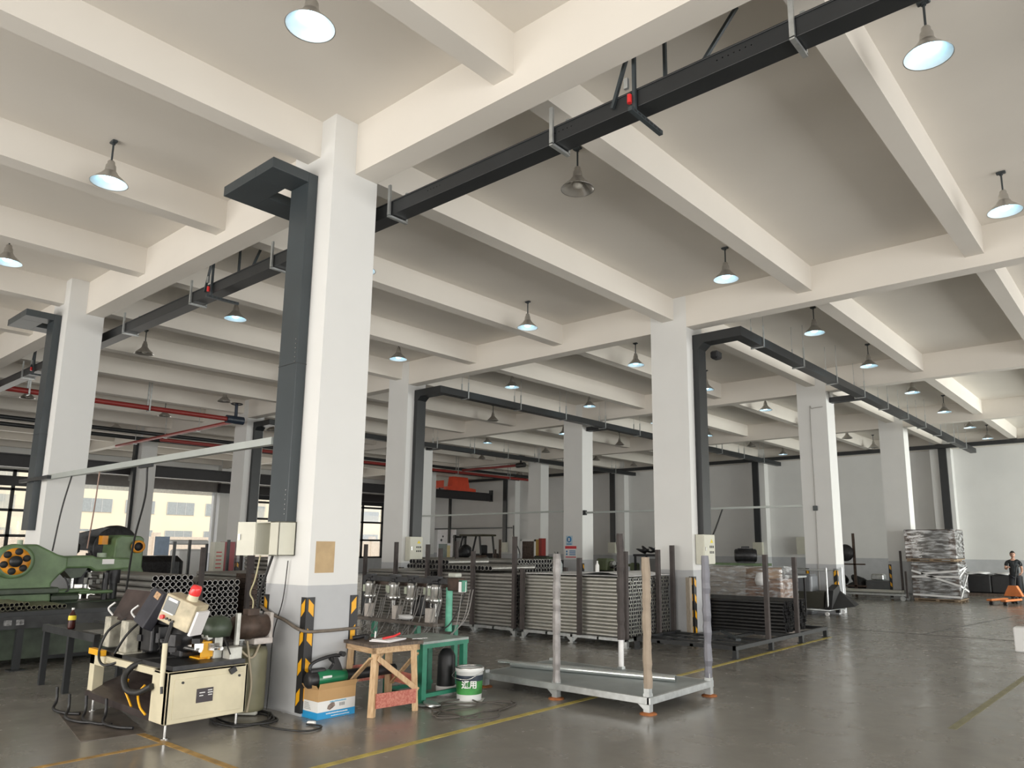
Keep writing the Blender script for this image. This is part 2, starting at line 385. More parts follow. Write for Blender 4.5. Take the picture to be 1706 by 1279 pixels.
struct('trim_1', pl, PLASTER)
pl = MB()
for a, b in YS[1:]: pl.box(XL-.01, XL+.4, a, b, 0, ZC)
struct('trim_2', pl, PLASTER)

# ------------------------------------------------------------------ floor markings and joints
def strip(name, pts, wd, m, label, cat='floor marking', z=.003):
    g = MB()
    for (x0, y0), (x1, y1) in zip(pts[:-1], pts[1:]):
        d = Vector((x1-x0, y1-y0, 0)).normalized(); n_ = Vector((-d.y, d.x, 0))*wd/2
        a, b = Vector((x0, y0, z)), Vector((x1, y1, z))
        g.add([a-n_, b-n_, b+n_, a+n_, a-n_-Vector((0, 0, z-.0005)), b-n_-Vector((0, 0, z-.0005)), b+n_-Vector((0, 0, z-.0005)), a+n_-Vector((0, 0, z-.0005))],
              [(0, 1, 2, 3), (4, 7, 6, 5), (0, 4, 5, 1), (1, 5, 6, 2), (2, 6, 7, 3), (3, 7, 4, 0)])
    return tag(g.build(name, m), label, cat)
strip('floor_line', [(2.02, -3.5), (2.0, 1.2), (1.98, 10.0)], .075, LINEY, 'long worn yellow line running past the galvanized platform')
strip('floor_line', [(.42, -3.6), (.43, -1.62)], .06, LINEO, 'worn orange line in the left foreground below the cream machine')
strip('floor_line', [(-.3, -1.6), (1.75, -1.58)], .06, LINEO, 'worn orange cross line in front of the cream machine feet')
strip('floor_line', [(5.40, 3.4), (5.50, 7.6)], .075, mat('faded_yellow_floor_paint', (.24, .225, .13), .5, 0, .2, 9), 'faded yellow line near the right edge of the floor')
strip('floor_joint', [(-.5, 11.7), (10, 11.75)], .03, mat('dark_joint_filler', (.05, .05, .048), .6), 'thin dark joint crossing the open floor at right', 'floor joint')
strip('floor_joint', [(3.2, 11.75), (3.9, 17.5)], .03, MATS['dark_joint_filler'], 'short slanting floor crack running towards the pallet truck', 'floor joint')
strip('floor_patch', [(-1.45, -1.55), (-.1, -1.8)], .5, mat('oily_floor_stain', (.12, .10, .085), .35, 0, .5, 7), 'brown oily steel plate patch on the floor before the cream machine', 'floor patch', .004)

# ------------------------------------------------------------------ pendant lamps
def lamp_proto(lit):
    t = thing('pendant_lamp', 'x', 'lamp', (0, 0, 5.94), 0, 'bell shaped pendant lamps under the concrete ceiling')
    MB().rbox((0, 0, .532), (.11, .06, .03), .008).cyl((0, 0, .5), (0, 0, .54), .022).build('canopy', DUCTG, t)
    MB().cyl((0, 0, .27), (0, 0, .54), .011, n=10).build('stem', DUCTG, t)
    MB().lathe([(.0, .285), (.03, .285), (.04, .27), (.042, .24), (.055, .22), (.06, .17), (.064, .145)], n=20).build('housing', ALU, t)
    MB().lathe([(.06, .15), (.07, .145), (.10, .10), (.165, .04), (.203, 0.0), (.206, -.006), (.2, -.004)], n=32).build('shade', ALU, t)
    MB().lathe([(.0, .135), (.055, .135), (.095, .094), (.16, .034), (.199, -.003)], n=32).build('reflector', SHADEIN if lit else ALU, t)
    MB().lathe([(.0, .13), (.035, .13), (.05, .10), (.066, .06), (.06, .03), (.03, .012), (.0, .008)], n=16).build('bulb', BULB if lit else BULBOFF, t)
    return t
PL = {True: lamp_proto(True), False: lamp_proto(False)}
rows = [(5.98, 'in the rightmost row'), (2.08, 'in the row right of the foreground column'), (-2.2, 'in the row left of the foreground column'),
        (-6.2, 'in the row right of the left edge column'), (-10.33, 'in the row behind the left edge column'), (-14.4, 'in the row over the rear green press'),
        (-18.5, 'in the row beyond the fire pipe'), (-22.6, 'in the row before the crane rail')]
ys = [-1.68, 2.0, 5.95, 9.86, 13.4, 17.3, 21.1, 25.0, 28.4]
nth = ['nearest', 'second', 'third', 'fourth', 'fifth', 'sixth', 'seventh', 'eighth', 'farthest']
offs = {(1, 1), (2, 7), (2, 8), (3, 7), (4, 0), (4, 1), (4, 4), (4, 6)} | {(4, k) for k in (2, 3, 7, 8)} | {(5, k) for k in (0, 1, 2, 3, 4, 6, 7, 8)} | {(6, k) for k in range(9)} | {(7, k) for k in range(9)}
first = {True: True, False: True}
for i, (x, rn) in enumerate(rows):
    for j, y in enumerate(ys):
        if i == 0 and j not in (1, 2): continue
        if i == 7 and j % 2: continue
        if i >= 4 and j == 0: continue
        if (i, j) in ((2, 1), (4, 2), (4, 3), (5, 1)): pass
        lit = (i, j) not in offs
        lab = '%s bell lamp, %s %s' % ('lit white' if lit else 'unlit grey', nth[j], rn)
        if first[lit]: o = PL[lit]; o.location = (x, y, 5.94); o['label'] = lab; first[lit] = False
        else: o = dup(PL[lit], (x, y, 5.94), None, lab)

# ------------------------------------------------------------------ cable ducts
def cb_run(name, boxes, m, label, cat='cable duct', extra=None):
    t = thing(name, label, cat)
    for nm, bxs in boxes:
        g = MB()
        for b in bxs: g.box(*b)
        g.build(nm, m, t, bevel=.004)
    if extra: extra(t)
    return t
def rivets(t, pts, r=.006, ax='Y'):
    g = MB()
    for p in pts:
        q = Vector(p); d = {'Y': Vector((0, .004, 0)), 'X': Vector((.004, 0, 0))}[ax]; g.cyl(q-d, q+d, r, n=8)
    g.build('rivet_row', STEEL, t)
# the trunk behind girder one, over the foreground column
def tr1(t):
    rivets(t, [(4.72+k*.05, .444, 5.60+((k % 2)*.004)) for k in range(7)]+[(2.95+k*.05, .444, 5.60) for k in range(6)]+[(1.15+k*.05, .444, 5.60) for k in range(5)])
    for x in (5.36, 2.98, .50, -2.1, -4.55, -7.2, -10.0, -13):
        g = MB(); g.box(x-.02, x+.02, .40, .425, 5.48, 5.865); g.box(x-.02, x+.02, .655, .68, 5.48, 5.865); g.box(x-.02, x+.02, .40, .68, 5.465, 5.49)
        g.build('hanger_bracket', GALV, t)
cb_run('ceiling_cable_duct', [('trunk_body', [(-24, 7.9, .44, .64, 5.50, 5.66)]), ('cover_lip', [(-24, 7.9, .43, .65, 5.655, 5.672)])], DUCT,
       'long black cable trunk hung behind the nearest girder, crossing the upper picture', extra=tr1)
# seismic braces on that trunk
def brace(x, label):
    t = thing('pipe_brace', label, 'brace')
    g = MB(); g.box(x-.02, x+.02, .34, .86, 5.42, 5.46)
    o = g.build('cross_channel', DUCTG, t)
    for k in range(7): MB().box(x+.0205, x+.022, .38+k*.065, .42+k*.065, 5.432, 5.448).build('slot_hole', BLACKI, o)
    MB().box(x-.015, x+.015, .40, .43, 5.46, ZC).build('upright', DUCTG, t)
    MB().box(x+.1, x+.13, .75, .78, 5.66, ZC).build('upright', DUCTG, t)
    q = Matrix.Translation((x-.12, .42, 5.9)) @ Matrix.Rotation(radians(20), 4, 'Y')
    MB().box(-.015, .015, -.015, .015, -.35, .62, q).build('diagonal', DUCTG, t)
    q = Matrix.Translation((x+.42, .8, 5.86)) @ Matrix.Rotation(radians(42), 4, 'Y')
    MB().box(-.015, .015, -.015, .015, -.3, .6, q).build('diagonal', DUCTG, t)
    MB().cyl((x-.03, .38, 5.52), (x-.03, .38, 5.60), .022, n=10).build('red_clip', RED, t)
    MB().cb((x-.06, .38, 5.72), (.04, .03, .1)).build('turnbuckle', GALV, t)
    return t
brace(3.93, 'slotted seismic brace with a red clip on the upper trunk')
brace(-3.85, 'slotted seismic brace on the trunk left of the foreground column')
brace(-12.2, 'slotted seismic brace on the trunk beyond the left edge column')
# duct down the near columns, with the looped arm round the girder
def near_duct(x, label):
    t = cb_run('wall_duct', [('riser', [(x-.25, x+.11, -.42, -.305, 1.9, 5.82)]),
                             ('top_arm', [(x-.25, x+.11, -.86, -.42, 5.70, 5.82)]),
                             ('cross_arm', [(x-.98, x-.25, -.86, -.50, 5.70, 5.82)]),
                             ('return_arm', [(x-.98, x-.62, -.50, .66, 5.70, 5.82)])], DUCTG, label)
    rivets(t, [(x+.08, -.423, 5.75), (x+.08, -.423, 5.66), (x+.02, -.423, 5.78)]+[(x+.075, -.423, 3.62+k*.05) for k in range(6)]+[(x+.075, -.423, 1.98+k*.05) for k in range(6)])
    MB().box(x-.252, x+.112, -.424, -.3, 3.60, 3.606).build('joint_seam', BLACKP, t)
    MB().cyl((x-.28, -.33, 1.9), (x-.28, -.33, 5.7), .012, n=8).build('white_conduit', WHITEP, t)
    return t
near_duct(0, 'tall grey cable duct with a looped top arm on the foreground column')
near_duct(-8.27, 'tall grey cable duct with a looped top arm on the left edge column')
# side ducts with long trunks running to the far wall
def side_duct(x, ya, y_end, label, m=DUCT):
    t = thing('side_duct', label, 'cable duct')
    xx = x+.405
    MB().box(xx, xx+.12, ya+.22, ya+.52, 1.9, 5.47).build('riser', m, t, bevel=.004)
    g = MB(); g.prism([(xx-.002, 5.46), (xx+.122, 5.46), (xx+.24, 5.56), (x+1.42, 5.56), (x+1.42, 5.74), (xx-.002, 5.74)], ya+.218, ya+.522, 'Y'); g.build('elbow', m, t)
    MB().box(x+1.2, x+1.42, ya+.522, y_end, 5.56, 5.74).build('trunk_body', m, t, bevel=.004)
    y = ya+1.2; 
    while y < y_end-.3:
        g = MB(); g.box(x+1.17, x+1.195, y-.015, y+.015, 5.54, 5.98); g.box(x+1.425, x+1.45, y-.015, y+.015, 5.54, 5.98); g.box(x+1.17, x+1.45, y-.015, y+.015, 5.535, 5.555)
        g.cyl((x+1.183, y, 5.9), (x+1.183, y, ZC), .006, n=6).cyl((x+1.437, y, 5.9), (x+1.437, y, ZC), .006, n=6)
        g.build('hanger', GALV, t); y += 2.1
    return t
side_duct(0, 7.64, 29.71, 'black cable duct climbing the right centre column and running to the far wall')
side_duct(-8.27, 7.64, 29.71, 'black cable duct climbing the column behind the foreground one, running far back')
side_duct(-16.54, 7.64, 29.71, 'black cable duct on the column behind the red beacon machine')
cb_run('wall_duct', [('riser', [(-24.98, -24.74, 7.52, 7.635, 1.9, 5.85)])], DUCT, 'black cable duct on the far left column in front of the roller gate')
cb_run('duct_arm', [('arm_body', [(-16.13, -15.36, 15.45, 15.68, 5.58, 5.72)])], DUCT, 'short black duct arm at the head of the narrow far column')
cb_run('duct_arm', [('arm_body', [(-7.86, -7.09, 15.45, 15.68, 5.58, 5.72)])], DUCT, 'short black duct arm at the head of the notice column')
cb_run('duct_arm', [('arm_body', [(.41, 1.18, 15.45, 15.68, 5.58, 5.72)])], DUCT, 'short black duct arm joining the long trunk at the conduit column')
# trunk along the far wall and the ducts down its pilasters
cb_run('wall_cable_duct', [('trunk_body', [(-32, 15, 29.72, 29.94, 5.86, 6.02)])], DUCT, 'black cable trunk running along the top of the far wall')
for x, lab in ((0.1, 'black duct down the far wall behind the wrapped crates'), (-8.3, 'black duct down the far wall, between the right centre and conduit columns'),
               (-16.9, 'black duct down the far wall, left of the right centre column'), (-25.2, 'black duct down the far wall beside the crane rail end'), (-30.3, 'thin dark duct down the far wall behind the forklift')):
    w_ = .15 if x > -30 else .1
    t = cb_run('wall_drop_duct', [('riser', [(x-w_, x+w_, 29.93, 30.04, 1.9, 5.9)])], DUCT, lab)
    if x > -30: MB().box(x-.24, x+.24, 29.84, 30.045, 1.35, 1.95).build('switch_box', CREAM2, t)

# ------------------------------------------------------------------ electric boxes
def panel(x, y0, y1, z0, z1, d, face, label, door_open=False):
    t = thing('panel_box', label, 'electrical box', (x, (y0+y1)/2, z0))
    h = z1-z0; wd = y1-y0
    MB().box(0, d, -wd/2, wd/2, 0, h).build('body', CREAM2, t, bevel=.006)
    dd = MB().box(d, d+.012, -wd/2+.015, wd/2-.015, .015, h-.015).build('door', CREAM2, t)
    MB().add([(d+.014, .02, h*.72), (d+.014, .14, h*.72), (d+.014, .08, h*.86)], [(0, 1, 2)]).build('warning_triangle', YTRI, dd)
    g = MB()
    for k in range(3):
        for q in range(2): g.box(d+.012, d+.015, .0+k*.06, .035+k*.06, h*.36+q*.1, h*.36+q*.1+.045)
    g.build('warning_text', BLACKI, dd)
    MB().box(d+.012, d+.03, -wd/2+.05, -wd/2+.07, h*.45, h*.58).build('door_handle', STEEL, dd)
    return t
panel(.41, 7.74, 8.18, 1.36, 1.90, .16, 'X', 'cream panel box with yellow warning triangle under the duct of the right centre column')
panel(-8.27+.41, 7.74, 8.18, 1.30, 1.90, .16, 'X', 'grey panel box with yellow warning triangle on the column behind the foreground one')
panel(-16.54+.41, 7.74, 8.18, 1.30, 1.90, .16, 'X', 'pale green panel box on the column behind the red beacon machine')
# open switch box of the foreground column (on its -y face)
t = thing('switch_box', 'open cream switch box with hanging door on the foreground column', 'electrical box', (-.10, -.305, 1.55))
g = MB(); W_, D_, H_ = .46, .20, .35
g.box(-W_/2, W_/2, -.015, 0, 0, H_); g.box(-W_/2, W_/2, -D_, 0, H_-.012, H_); g.box(-W_/2, W_/2, -D_, 0, 0, .012)
g.box(-W_/2, -W_/2+.012, -D_, 0, 0, H_); g.box(W_/2-.012, W_/2, -D_, 0, 0, H_)
g.box(.06, W_/2, -D_, -D_+.012, 0, H_)
g.build('body', CREAM2, t, bevel=.003)
d = MB().cb((-W_/2-.09, -D_-.05, H_/2), (.21, .012, H_), rz=radians(28)).build('door', CREAM2, t)
MB().cb((-W_/2-.15, -D_-.095, H_*.55), (.02, .02, .06), rz=radians(28)).build('door_handle', STEEL, d)
g = MB()
for k in range(4): g.cb((-.06, -.06, .07+k*.065), (.10, .08, .045))
g.build('breaker', mat('grey_breaker', (.35, .36, .38), .5), t)
g = MB()
for k in range(4): g.path(spline([(-.02+.02*k, -.10, .02), (.01+.01*k, -.12, .14), (-.05, -.11, .2+.03*k), (.02*k, -.06, H_-.02)]), .006)
g.build('wiring', RUBBER, t)

# ------------------------------------------------------------------ cable bars between columns, with hanging leads
t = thing('support_bar', 'pale steel channel spanning from the left edge column to the foreground column', 'support bar')
MB().box(-7.55, -.26, -.44, -.36, 2.74, 2.82).build('channel', mat('light_grey_steel', (.46, .49, .47), .4, .3, .06, 2), t)
MB().box(-8.7, -7.2, -.50, -.44, 2.74, 2.80).build('end_bracket', DUCT, t)
MB().box(-3.75, -3.35, -.42, -.38, 2.70, 2.74).build('clip', DUCT, t)
for xx, lab in ((-15.9, 'dark bar'),): pass
t = thing('support_bar', 'thin pale bar spanning towards the notice column in the background', 'support bar')
MB().box(-16.1, -8.7, 15.28, 15.34, 2.84, 2.90).build('channel', MATS['light_grey_steel'], t)
t = thing('support_bar', 'thin grey bar spanning from the notice column to the conduit column', 'support bar')
MB().box(-7.85, -.42, 15.28, 15.34, 2.77, 2.83).build('channel', MATS['light_grey_steel'], t)
MB().cb((-7.82, 15.3, 2.8), (.1, .1, .16)).build('end_clamp', DUCT, t)
t = thing('support_bar', 'dark thin bar near the far wall behind the forklift', 'support bar')
MB().box(-33.0, -24.6, 29.98, 30.06, 2.82, 2.90).build('channel', DUCTG, t)
def lead(name, pts, r, label, m=RUBBER, cat='cable'):
    return tag(MB().path(spline(pts), r, n=6).build(name, m), label, cat)
lead('hanging_cable', [(-6.3, -.42, 2.74), (-6.32, -.5, 2.2), (-6.35, -.55, 1.55)], .012, 'dark lead hanging from the bar above the green press')
lead('hanging_cable', [(-3.5, -.4, 2.70), (-3.6, -.35, 2.3), (-3.95, -.3, 1.7), (-4.3, -.2, 1.0)], .014, 'slanting dark lead hanging from the middle of the bar over the tube stack')
lead('hanging_cable', [(-5.2, -.4, 2.74), (-5.25, -.4, 2.2), (-5.5, -.35, 1.6)], .010, 'thin brown lead hanging in front of the far left column', mat('brown_lead', (.3, .2, .16), .5))
lead('hanging_cable', [(-2.8, 15.3, 2.78), (-3.0, 15.2, 2.2), (-3.3, 15.1, 1.5), (-3.35, 15, 1.2)], .022, 'dark lead hanging from the bar over the wrapped machine by the conduit column')
lead('hanging_cable', [(-24.5, 30.03, 3.0), (-24.4, 30.0, 2.2), (-23.9, 29.9, 1.5), (-23.6, 29.8, .9)], .03, 'curved dark lead hanging on the far wall right of the forklift')

# ------------------------------------------------------------------ fire pipes and valves
t = thing('fire_pipe', 'dark red fire main crossing from the left edge to the valve', 'fire pipe')
MB().path([(-15.4, -6, 5.6), (-15.4, 6.6, 5.6)], .075, n=12).build('main_pipe', REDPIPE, t)
MB().path([(-15.45, 6.9, 5.58), (-25.0, 6.9, 5.56)], .06, n=12).build('branch_pipe', mat('bright_red_fire_pipe_paint', (.38, .05, .04), .4), t)
p = (-15.4, 6.85, 5.6)
v = MB().cyl((p[0], p[1]-.3, p[2]), (p[0], p[1]+.25, p[2]), .13, n=16).cyl((p[0], p[1], p[2]), (p[0], p[1], p[2]+.55), .05, n=10).build('valve_body', mat('navy_valve', (.02, .03, .05), .4), t)
MB().path([(p[0]+.17*cos(a*pi/8), p[1]+.17*sin(a*pi/8), p[2]+.52) for a in range(16)], .02, close=True).build('hand_wheel', BLACKP, v)
for y in (-3, 1.2, 4.2):
    g = MB(); g.box(-15.50, -15.475, y-.02, y+.02, 5.5, ZC); g.box(-15.325, -15.30, y-.02, y+.02, 5.5, ZC); g.box(-15.50, -15.30, y-.02, y+.02, 5.49, 5.515); g.build('pipe_hanger', GALV, t)
for x in (-18, -20.6, -23.2):
    MB().box(x-.02, x+.02, 6.83, 6.97, 5.48, 5.51).cyl((x, 6.9, 5.5), (x, 6.9, ZC), .012, n=6).build('pipe_hanger', GALV, t)
t = thing('fire_pipe', 'dark red fire pipe running far back along the yard side', 'fire pipe')
MB().path([(-21.2, 7.0, 5.5), (-21.2, 28.5, 5.5)], .07, n=12).build('main_pipe', REDPIPE, t)
for y in (10, 14, 18, 22, 26): MB().box(-21.29, -21.27, y-.02, y+.02, 5.41, ZC).box(-21.13, -21.11, y-.02, y+.02, 5.41, ZC).box(-21.29, -21.11, y-.02, y+.02, 5.40, 5.42).build('pipe_hanger', GALV, t)
t = thing('fire_pipe', 'dark red fire pipe with a valve at the narrow far column', 'fire pipe')
MB().path([(-21.1, 22.3, 5.62), (-17.2, 22.3, 5.62)], .06, n=12).build('main_pipe', REDPIPE, t)
MB().cyl((-17.25, 22.3, 5.62), (-16.75, 22.3, 5.62), .12, n=14).cyl((-17.0, 22.3, 5.62), (-17.0, 22.3, 6.05), .05, n=8).build('valve_body', BLACKP, t)
MB().path([(-17.0+.18*cos(a*pi/6), 22.3+.18*sin(a*pi/6), 6.06) for a in range(12)], .03, close=True).build('hand_wheel', BLACKP, t)
for k, (x, z, lab) in enumerate(((-21.9, 5.78, 'upper'), (-23.6, 5.78, 'lower'))):
    t = thing('conduit_pipe', '%s of two black pipes under the ceiling at left' % lab, 'pipe')
    MB().path([(x, -6, z), (x, 29.5, z)], .075, n=10).build('pipe', DUCT, t)
    for y in range(-4, 29, 4): MB().cyl((x, y, z), (x, y, ZC), .012, n=6).build('rod_hanger', GALV, t)

# ------------------------------------------------------------------ overhead crane
t = thing('crane_rail', 'dark steel crane runway beam along the yard side', 'crane rail')
g = MB(); x = -25.75; g.box(x-.15, x+.15, -8, 29.3, 4.94, 4.99); g.box(x-.15, x+.15, -8, 29.3, 4.50, 4.55); g.box(x-.03, x+.03, -8, 29.3, 4.54, 4.95)
g.build('rail_beam', mat('near_black_steel', (.022, .02, .022), .5), t); MB().box(x-.12, x+.12, 29.2, 29.32, 4.48, 5.2).build('end_stop', DUCT, t)
for (ya, yb) in YS[1:]: MB().box(x-.2, -25.15, (ya+yb)/2-.12, (ya+yb)/2+.12, 4.3, 4.5).build('rail_bracket', DUCT, t)
t = thing('overhead_crane', 'red overhead travelling crane on the far runway beam', 'crane')
g = MB(); g.box(-32.6, -25.9, 26.3, 26.75, 5.25, 5.7); g.build('bridge_girder', REDCR, t, bevel=.02)
g = MB(); g.prism([(-1.3, 4.99), (1.0, 4.99), (1.0, 5.16), (.45, 5.2), (.3, 5.82), (-.9, 5.82), (-1.0, 5.25), (-1.3, 5.2)], -25.95, -25.55, 'X')
g.v = [(a, b+26.7, c) for a, b, c in g.v]; g.build('end_truck', REDCR, t)
MB().box(-26.6, -26.1, 26.0, 26.3, 5.2, 5.72).build('control_cabinet', mat('grey_beige_box', (.4, .38, .34), .5), t)
for k in range(4):
    g = MB(); xx = -27.2-k*1.1; g.path(spline([(xx, 26.2, 5.25), (xx+.12, 26.2, 4.7), (xx-.12, 26.2, 4.7), (xx-.02, 26.2, 5.25)]), .025, n=6); g.build('festoon_cable', RUBBER, t)
t = thing('crane_rail', 'crane runway beam fixed on the yard wall', 'crane rail'); g = MB(); g.box(-32.75, -32.45, 15, 29.3, 4.5, 4.99); g.build('rail_beam', MATS['near_black_steel'], t)

# ------------------------------------------------------------------ stillages with tubes
def tube_mesh(name, L, r, m, ry=None, n=12, inner=True):
    ry = ry or r; vs = []; fs = []; sm = []
    g = MB()
    def ring(x, a, b): return [(x, a*cos(2*pi*k/n), b*sin(2*pi*k/n)) for k in range(n)]
    v = ring(0, r, ry)+ring(L, r, ry); g.add(v, [(k, (k+1) % n, n+(k+1) % n, n+k) for k in range(n)], True)
    a, b = r*.86, ry*.86
    for x, s_ in ((L, -1), (0, 1)):
        v = ring(x, r, ry)+ring(x, a, b); g.add(v, [(k, (k+1) % n, n+(k+1) % n, n+k) for k in range(n)])
        v = ring(x, a, b)+ring(x+s_*.25, a, b); g.add(v, [(k, (k+1) % n, n+(k+1) % n, n+k) for k in range(n)], True)
        g.add(ring(x+s_*.25, a, b), [tuple(range(n))])
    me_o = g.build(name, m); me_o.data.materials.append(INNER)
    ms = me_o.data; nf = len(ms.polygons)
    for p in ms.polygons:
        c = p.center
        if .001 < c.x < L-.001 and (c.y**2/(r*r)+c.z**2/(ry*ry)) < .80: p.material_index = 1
    return me_o
def stillage(name, x0, x1, y0, y1, label, m, posts, ph=1.9, bed=.15, rails=True, foot=GALV, postm=BROWNP, mid=True, cat='rack'):
    t = thing(name, label, cat, ((x0+x1)/2, (y0+y1)/2, 0)); a, b = (x1-x0)/2, (y1-y0)/2
    g = MB(); g.box(-a, a, -b, -b+.05, bed-.05, bed); g.box(-a, a, b-.05, b, bed-.05, bed)
    k = -a
    while k < a-.04: g.box(k, k+.05, -b, b, bed-.05, bed); k += (2*a-.05)/4
    g.build('bed_frame', m, t, bevel=.004)
    xs = (-a+.03, 0, a-.03) if mid else (-a+.03, a-.03)
    for px in xs:
        for py in (-b+.03, b-.03):
            f = MB(); f.box(px-.03, px+.03, py-.03, py+.03, .012, bed-.05); f.box(px-.055, px+.055, py-.055, py+.055, 0, .012)
            if px > -a+.1: f.prism([(px-.03, .02), (px-.13, bed-.05), (px-.03, bed-.05)], py-.01, py+.01, 'Y')
            if px < a-.1: f.prism([(px+.03, .02), (px+.13, bed-.05), (px+.03, bed-.05)], py-.01, py+.01, 'Y')
            f.build('foot', foot, t)
    for px, py, h in posts:
        MB().box(px-.035-(x0+x1)/2, px+.035-(x0+x1)/2, py-.035-(y0+y1)/2, py+.035-(y0+y1)/2, bed, h).build('post', postm, t)
    return t
# rack B (centre)
RB = (-2.33, .02, 6.02, 7.52)
stillage('tube_rack', *RB, 'stillage of bright tubes in the centre, left of the right centre column', GALV,
         [(-2.30, 6.0, 1.26), (-.95, 5.99, 1.47), (.03, 5.99, 1.59), (.05, 7.0, 1.62), (.05, 7.5, 1.70)], mid=True)
tm = tube_mesh('steel_tube', 2.3, .0305, GALVT); tag(tm, 'bright round steel tube stacked in the centre stillage', 'tube', 'bright tubes of the centre stillage')
cnt = 0
for r_ in range(16):
    for c_ in range(10):
        o = tm if cnt == 0 else tm.copy()
        if cnt: COL.objects.link(o)
        o.location = (RB[0]+.02+random.uniform(-.012, .012), RB[2]+.09+c_*.0625, .182+r_*.062); cnt += 1
def bundle(name, x0, L, y0, z0, rows_, cols_, p, m, label, n=10, jit=.012, axis='X', inner=True, pz=None, cat='tubes'):
    g = MB(); pz = pz or p; rr = p*.49; rz_ = pz*.49
    for r_ in range(rows_):
        for c_ in range(cols_):
            j = random.uniform(-jit, jit)
            def P(x, a): 
                yy = y0+c_*p+rr*cos(a); zz = z0+r_*pz+rz_*sin(a)
                return (x0+x+j, yy, zz)
            def Q(x, a, s):
                yy = y0+c_*p+rr*s*cos(a); zz = z0+r_*pz+rz_*s*sin(a)
                return (x0+x+j, yy, zz)
            for (xa, sa, xb, sb) in ((0, 1, L, 1), (L, 1, L, .86), (L, .86, L-.3, .86), (0, .86, 0, 1), (0.3, .86, 0, .86)):
                v = [Q(xa, 2*pi*k/n, sa) for k in range(n)]+[Q(xb, 2*pi*k/n, sb) for k in range(n)]
                g.add(v, [(k, (k+1) % n, n+(k+1) % n, n+k) for k in range(n)], xa != xb)
            g.add([Q(L-.3, 2*pi*k/n, .86) for k in range(n)], [tuple(range(n))])
    if axis == 'Y':   # swap: lay along y
        g.v = [(b, a, c) for a, b, c in g.v]
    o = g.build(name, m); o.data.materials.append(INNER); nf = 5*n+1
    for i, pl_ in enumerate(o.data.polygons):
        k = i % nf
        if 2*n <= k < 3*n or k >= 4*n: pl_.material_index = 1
    return tag(o, label, cat, None, 'stuff')
bundle('tube_bundle', RB[0]+.02, 2.3, RB[2]+.09+10*.0625, .182, 16, 12, .0625, GALVT, 'rest of the bright tubes at the back of the centre stillage', n=8)
g = MB(); P_ = []
for k in range(13): P_.append((-1.05+.08*k, 1.178+.055*sin(pi*k/12)))
for (x0_, z0_), (x1_, z1_) in zip(P_[:-1], P_[1:]): g.add([(x0_, 6.1, z0_), (x1_, 6.1, z1_), (x1_, 7.4, z1_), (x0_, 7.4, z0_), (x0_, 6.1, z0_-.004), (x1_, 6.1, z1_-.004), (x1_, 7.4, z1_-.004), (x0_, 7.4, z0_-.004)], [(0, 1, 2, 3), (4, 7, 6, 5), (0, 4, 5, 1), (2, 6, 7, 3)])
tag(g.build('arched_sheet', WHITEFILM), 'bowed white foam sheet on top of the centre tube stack', 'sheet')
t = tag(MB().box(-2.32, -.0, 6.04, 7.5, 1.168, 1.176).build('cover_sheet', WHITEFILM), 'white foam sheet laid over the centre tube stack', 'cover sheet')
g = t.data
# rack C and D behind it to the left
stillage('tube_rack', -4.72, -2.5, 6.02, 7.52, 'stillage of dull tubes left of the centre stillage', GALV,
         [(-4.6, 6.0, 1.62), (-3.62, 5.99, 1.57), (-2.50, 5.99, 1.85), (-2.45, 7.5, 1.25)])
bundle('tube_bundle', -4.68, 2.15, 6.12, .185, 15, 20, .066, DKTUBE, 'dull steel tubes filling the stillage left of the centre one', n=8, pz=.066)
stillage('tube_rack', -7.2, -4.95, 6.02, 7.52, 'stillage of dull tubes behind the drilling bench', GALV, [(-7.15, 6.0, 1.7), (-6.05, 6.0, 1.75), (-5.0, 6.0, 1.7)])
bundle('tube_bundle', -7.15, 2.15, 6.12, .185, 15, 20, .066, DKTUBE, 'dull steel tubes in the stillage behind the drilling bench', n=8, pz=.066)
stillage('tube_rack', -9.6, -5.2, 9.1, 10.6, 'long stillage of dull tubes in the second row behind the centre', GALV, [(-9.5, 9.1, 1.7), (-7.4, 9.1, 1.8)])
bundle('tube_bundle', -9.55, 4.3, 9.2, .2, 11, 12, .11, DKTUBE, 'long dull tubes in the second row behind the centre stillages', n=8)
bundle('tube_bundle', 6.1, 1.3, -5.74, 1.235, 1, 25, .104, DKTUBE, 'row of tubes lying crosswise with dark ends facing, on the dull stillages', n=8, axis='Y', pz=.10)
bundle('tube_bundle', 6.14, 1.2, -5.70, 1.335, 1, 12, .104, DKTUBE, 'short upper row of crosswise tubes above the drilling bench', n=8, axis='Y', pz=.10)
tag(MB().lathe([(0, 0), (.035, 0), (.038, .02), (.036, .15), (.014, .19), (.014, .23), (0, .23)], n=16).build('spray_bottle', WHITEP, loc=(-1.0, 6.6, 1.182)), 'white bottle standing on the centre tube stack', 'bottle')
tag(MB().lathe([(0, 0), (.032, 0), (.034, .02), (.033, .16), (.014, .20), (.013, .22), (0, .22)], n=16).build('water_bottle', mat('clear_bottle', (.55, .6, .6), .1, alpha=.6), loc=(-1.62, 6.3, 1.182)), 'clear water bottle standing on the centre tube stack', 'bottle')
stillage('tube_rack', -12.5, -9.3, 5.8, 7.3, 'low stillage of pale tubes left of the foreground column', GALV, [(-12.4, 5.8, 1.8), (-11.8, 5.8, 1.8), (-10.5, 5.8, 1.8), (-9.4, 5.8, 1.8)])
bundle('tube_bundle', -12.4, 3.0, 5.95, .2, 11, 12, .11, DKTUBE, 'pale tubes stacked beyond the foreground column on its left', n=8)
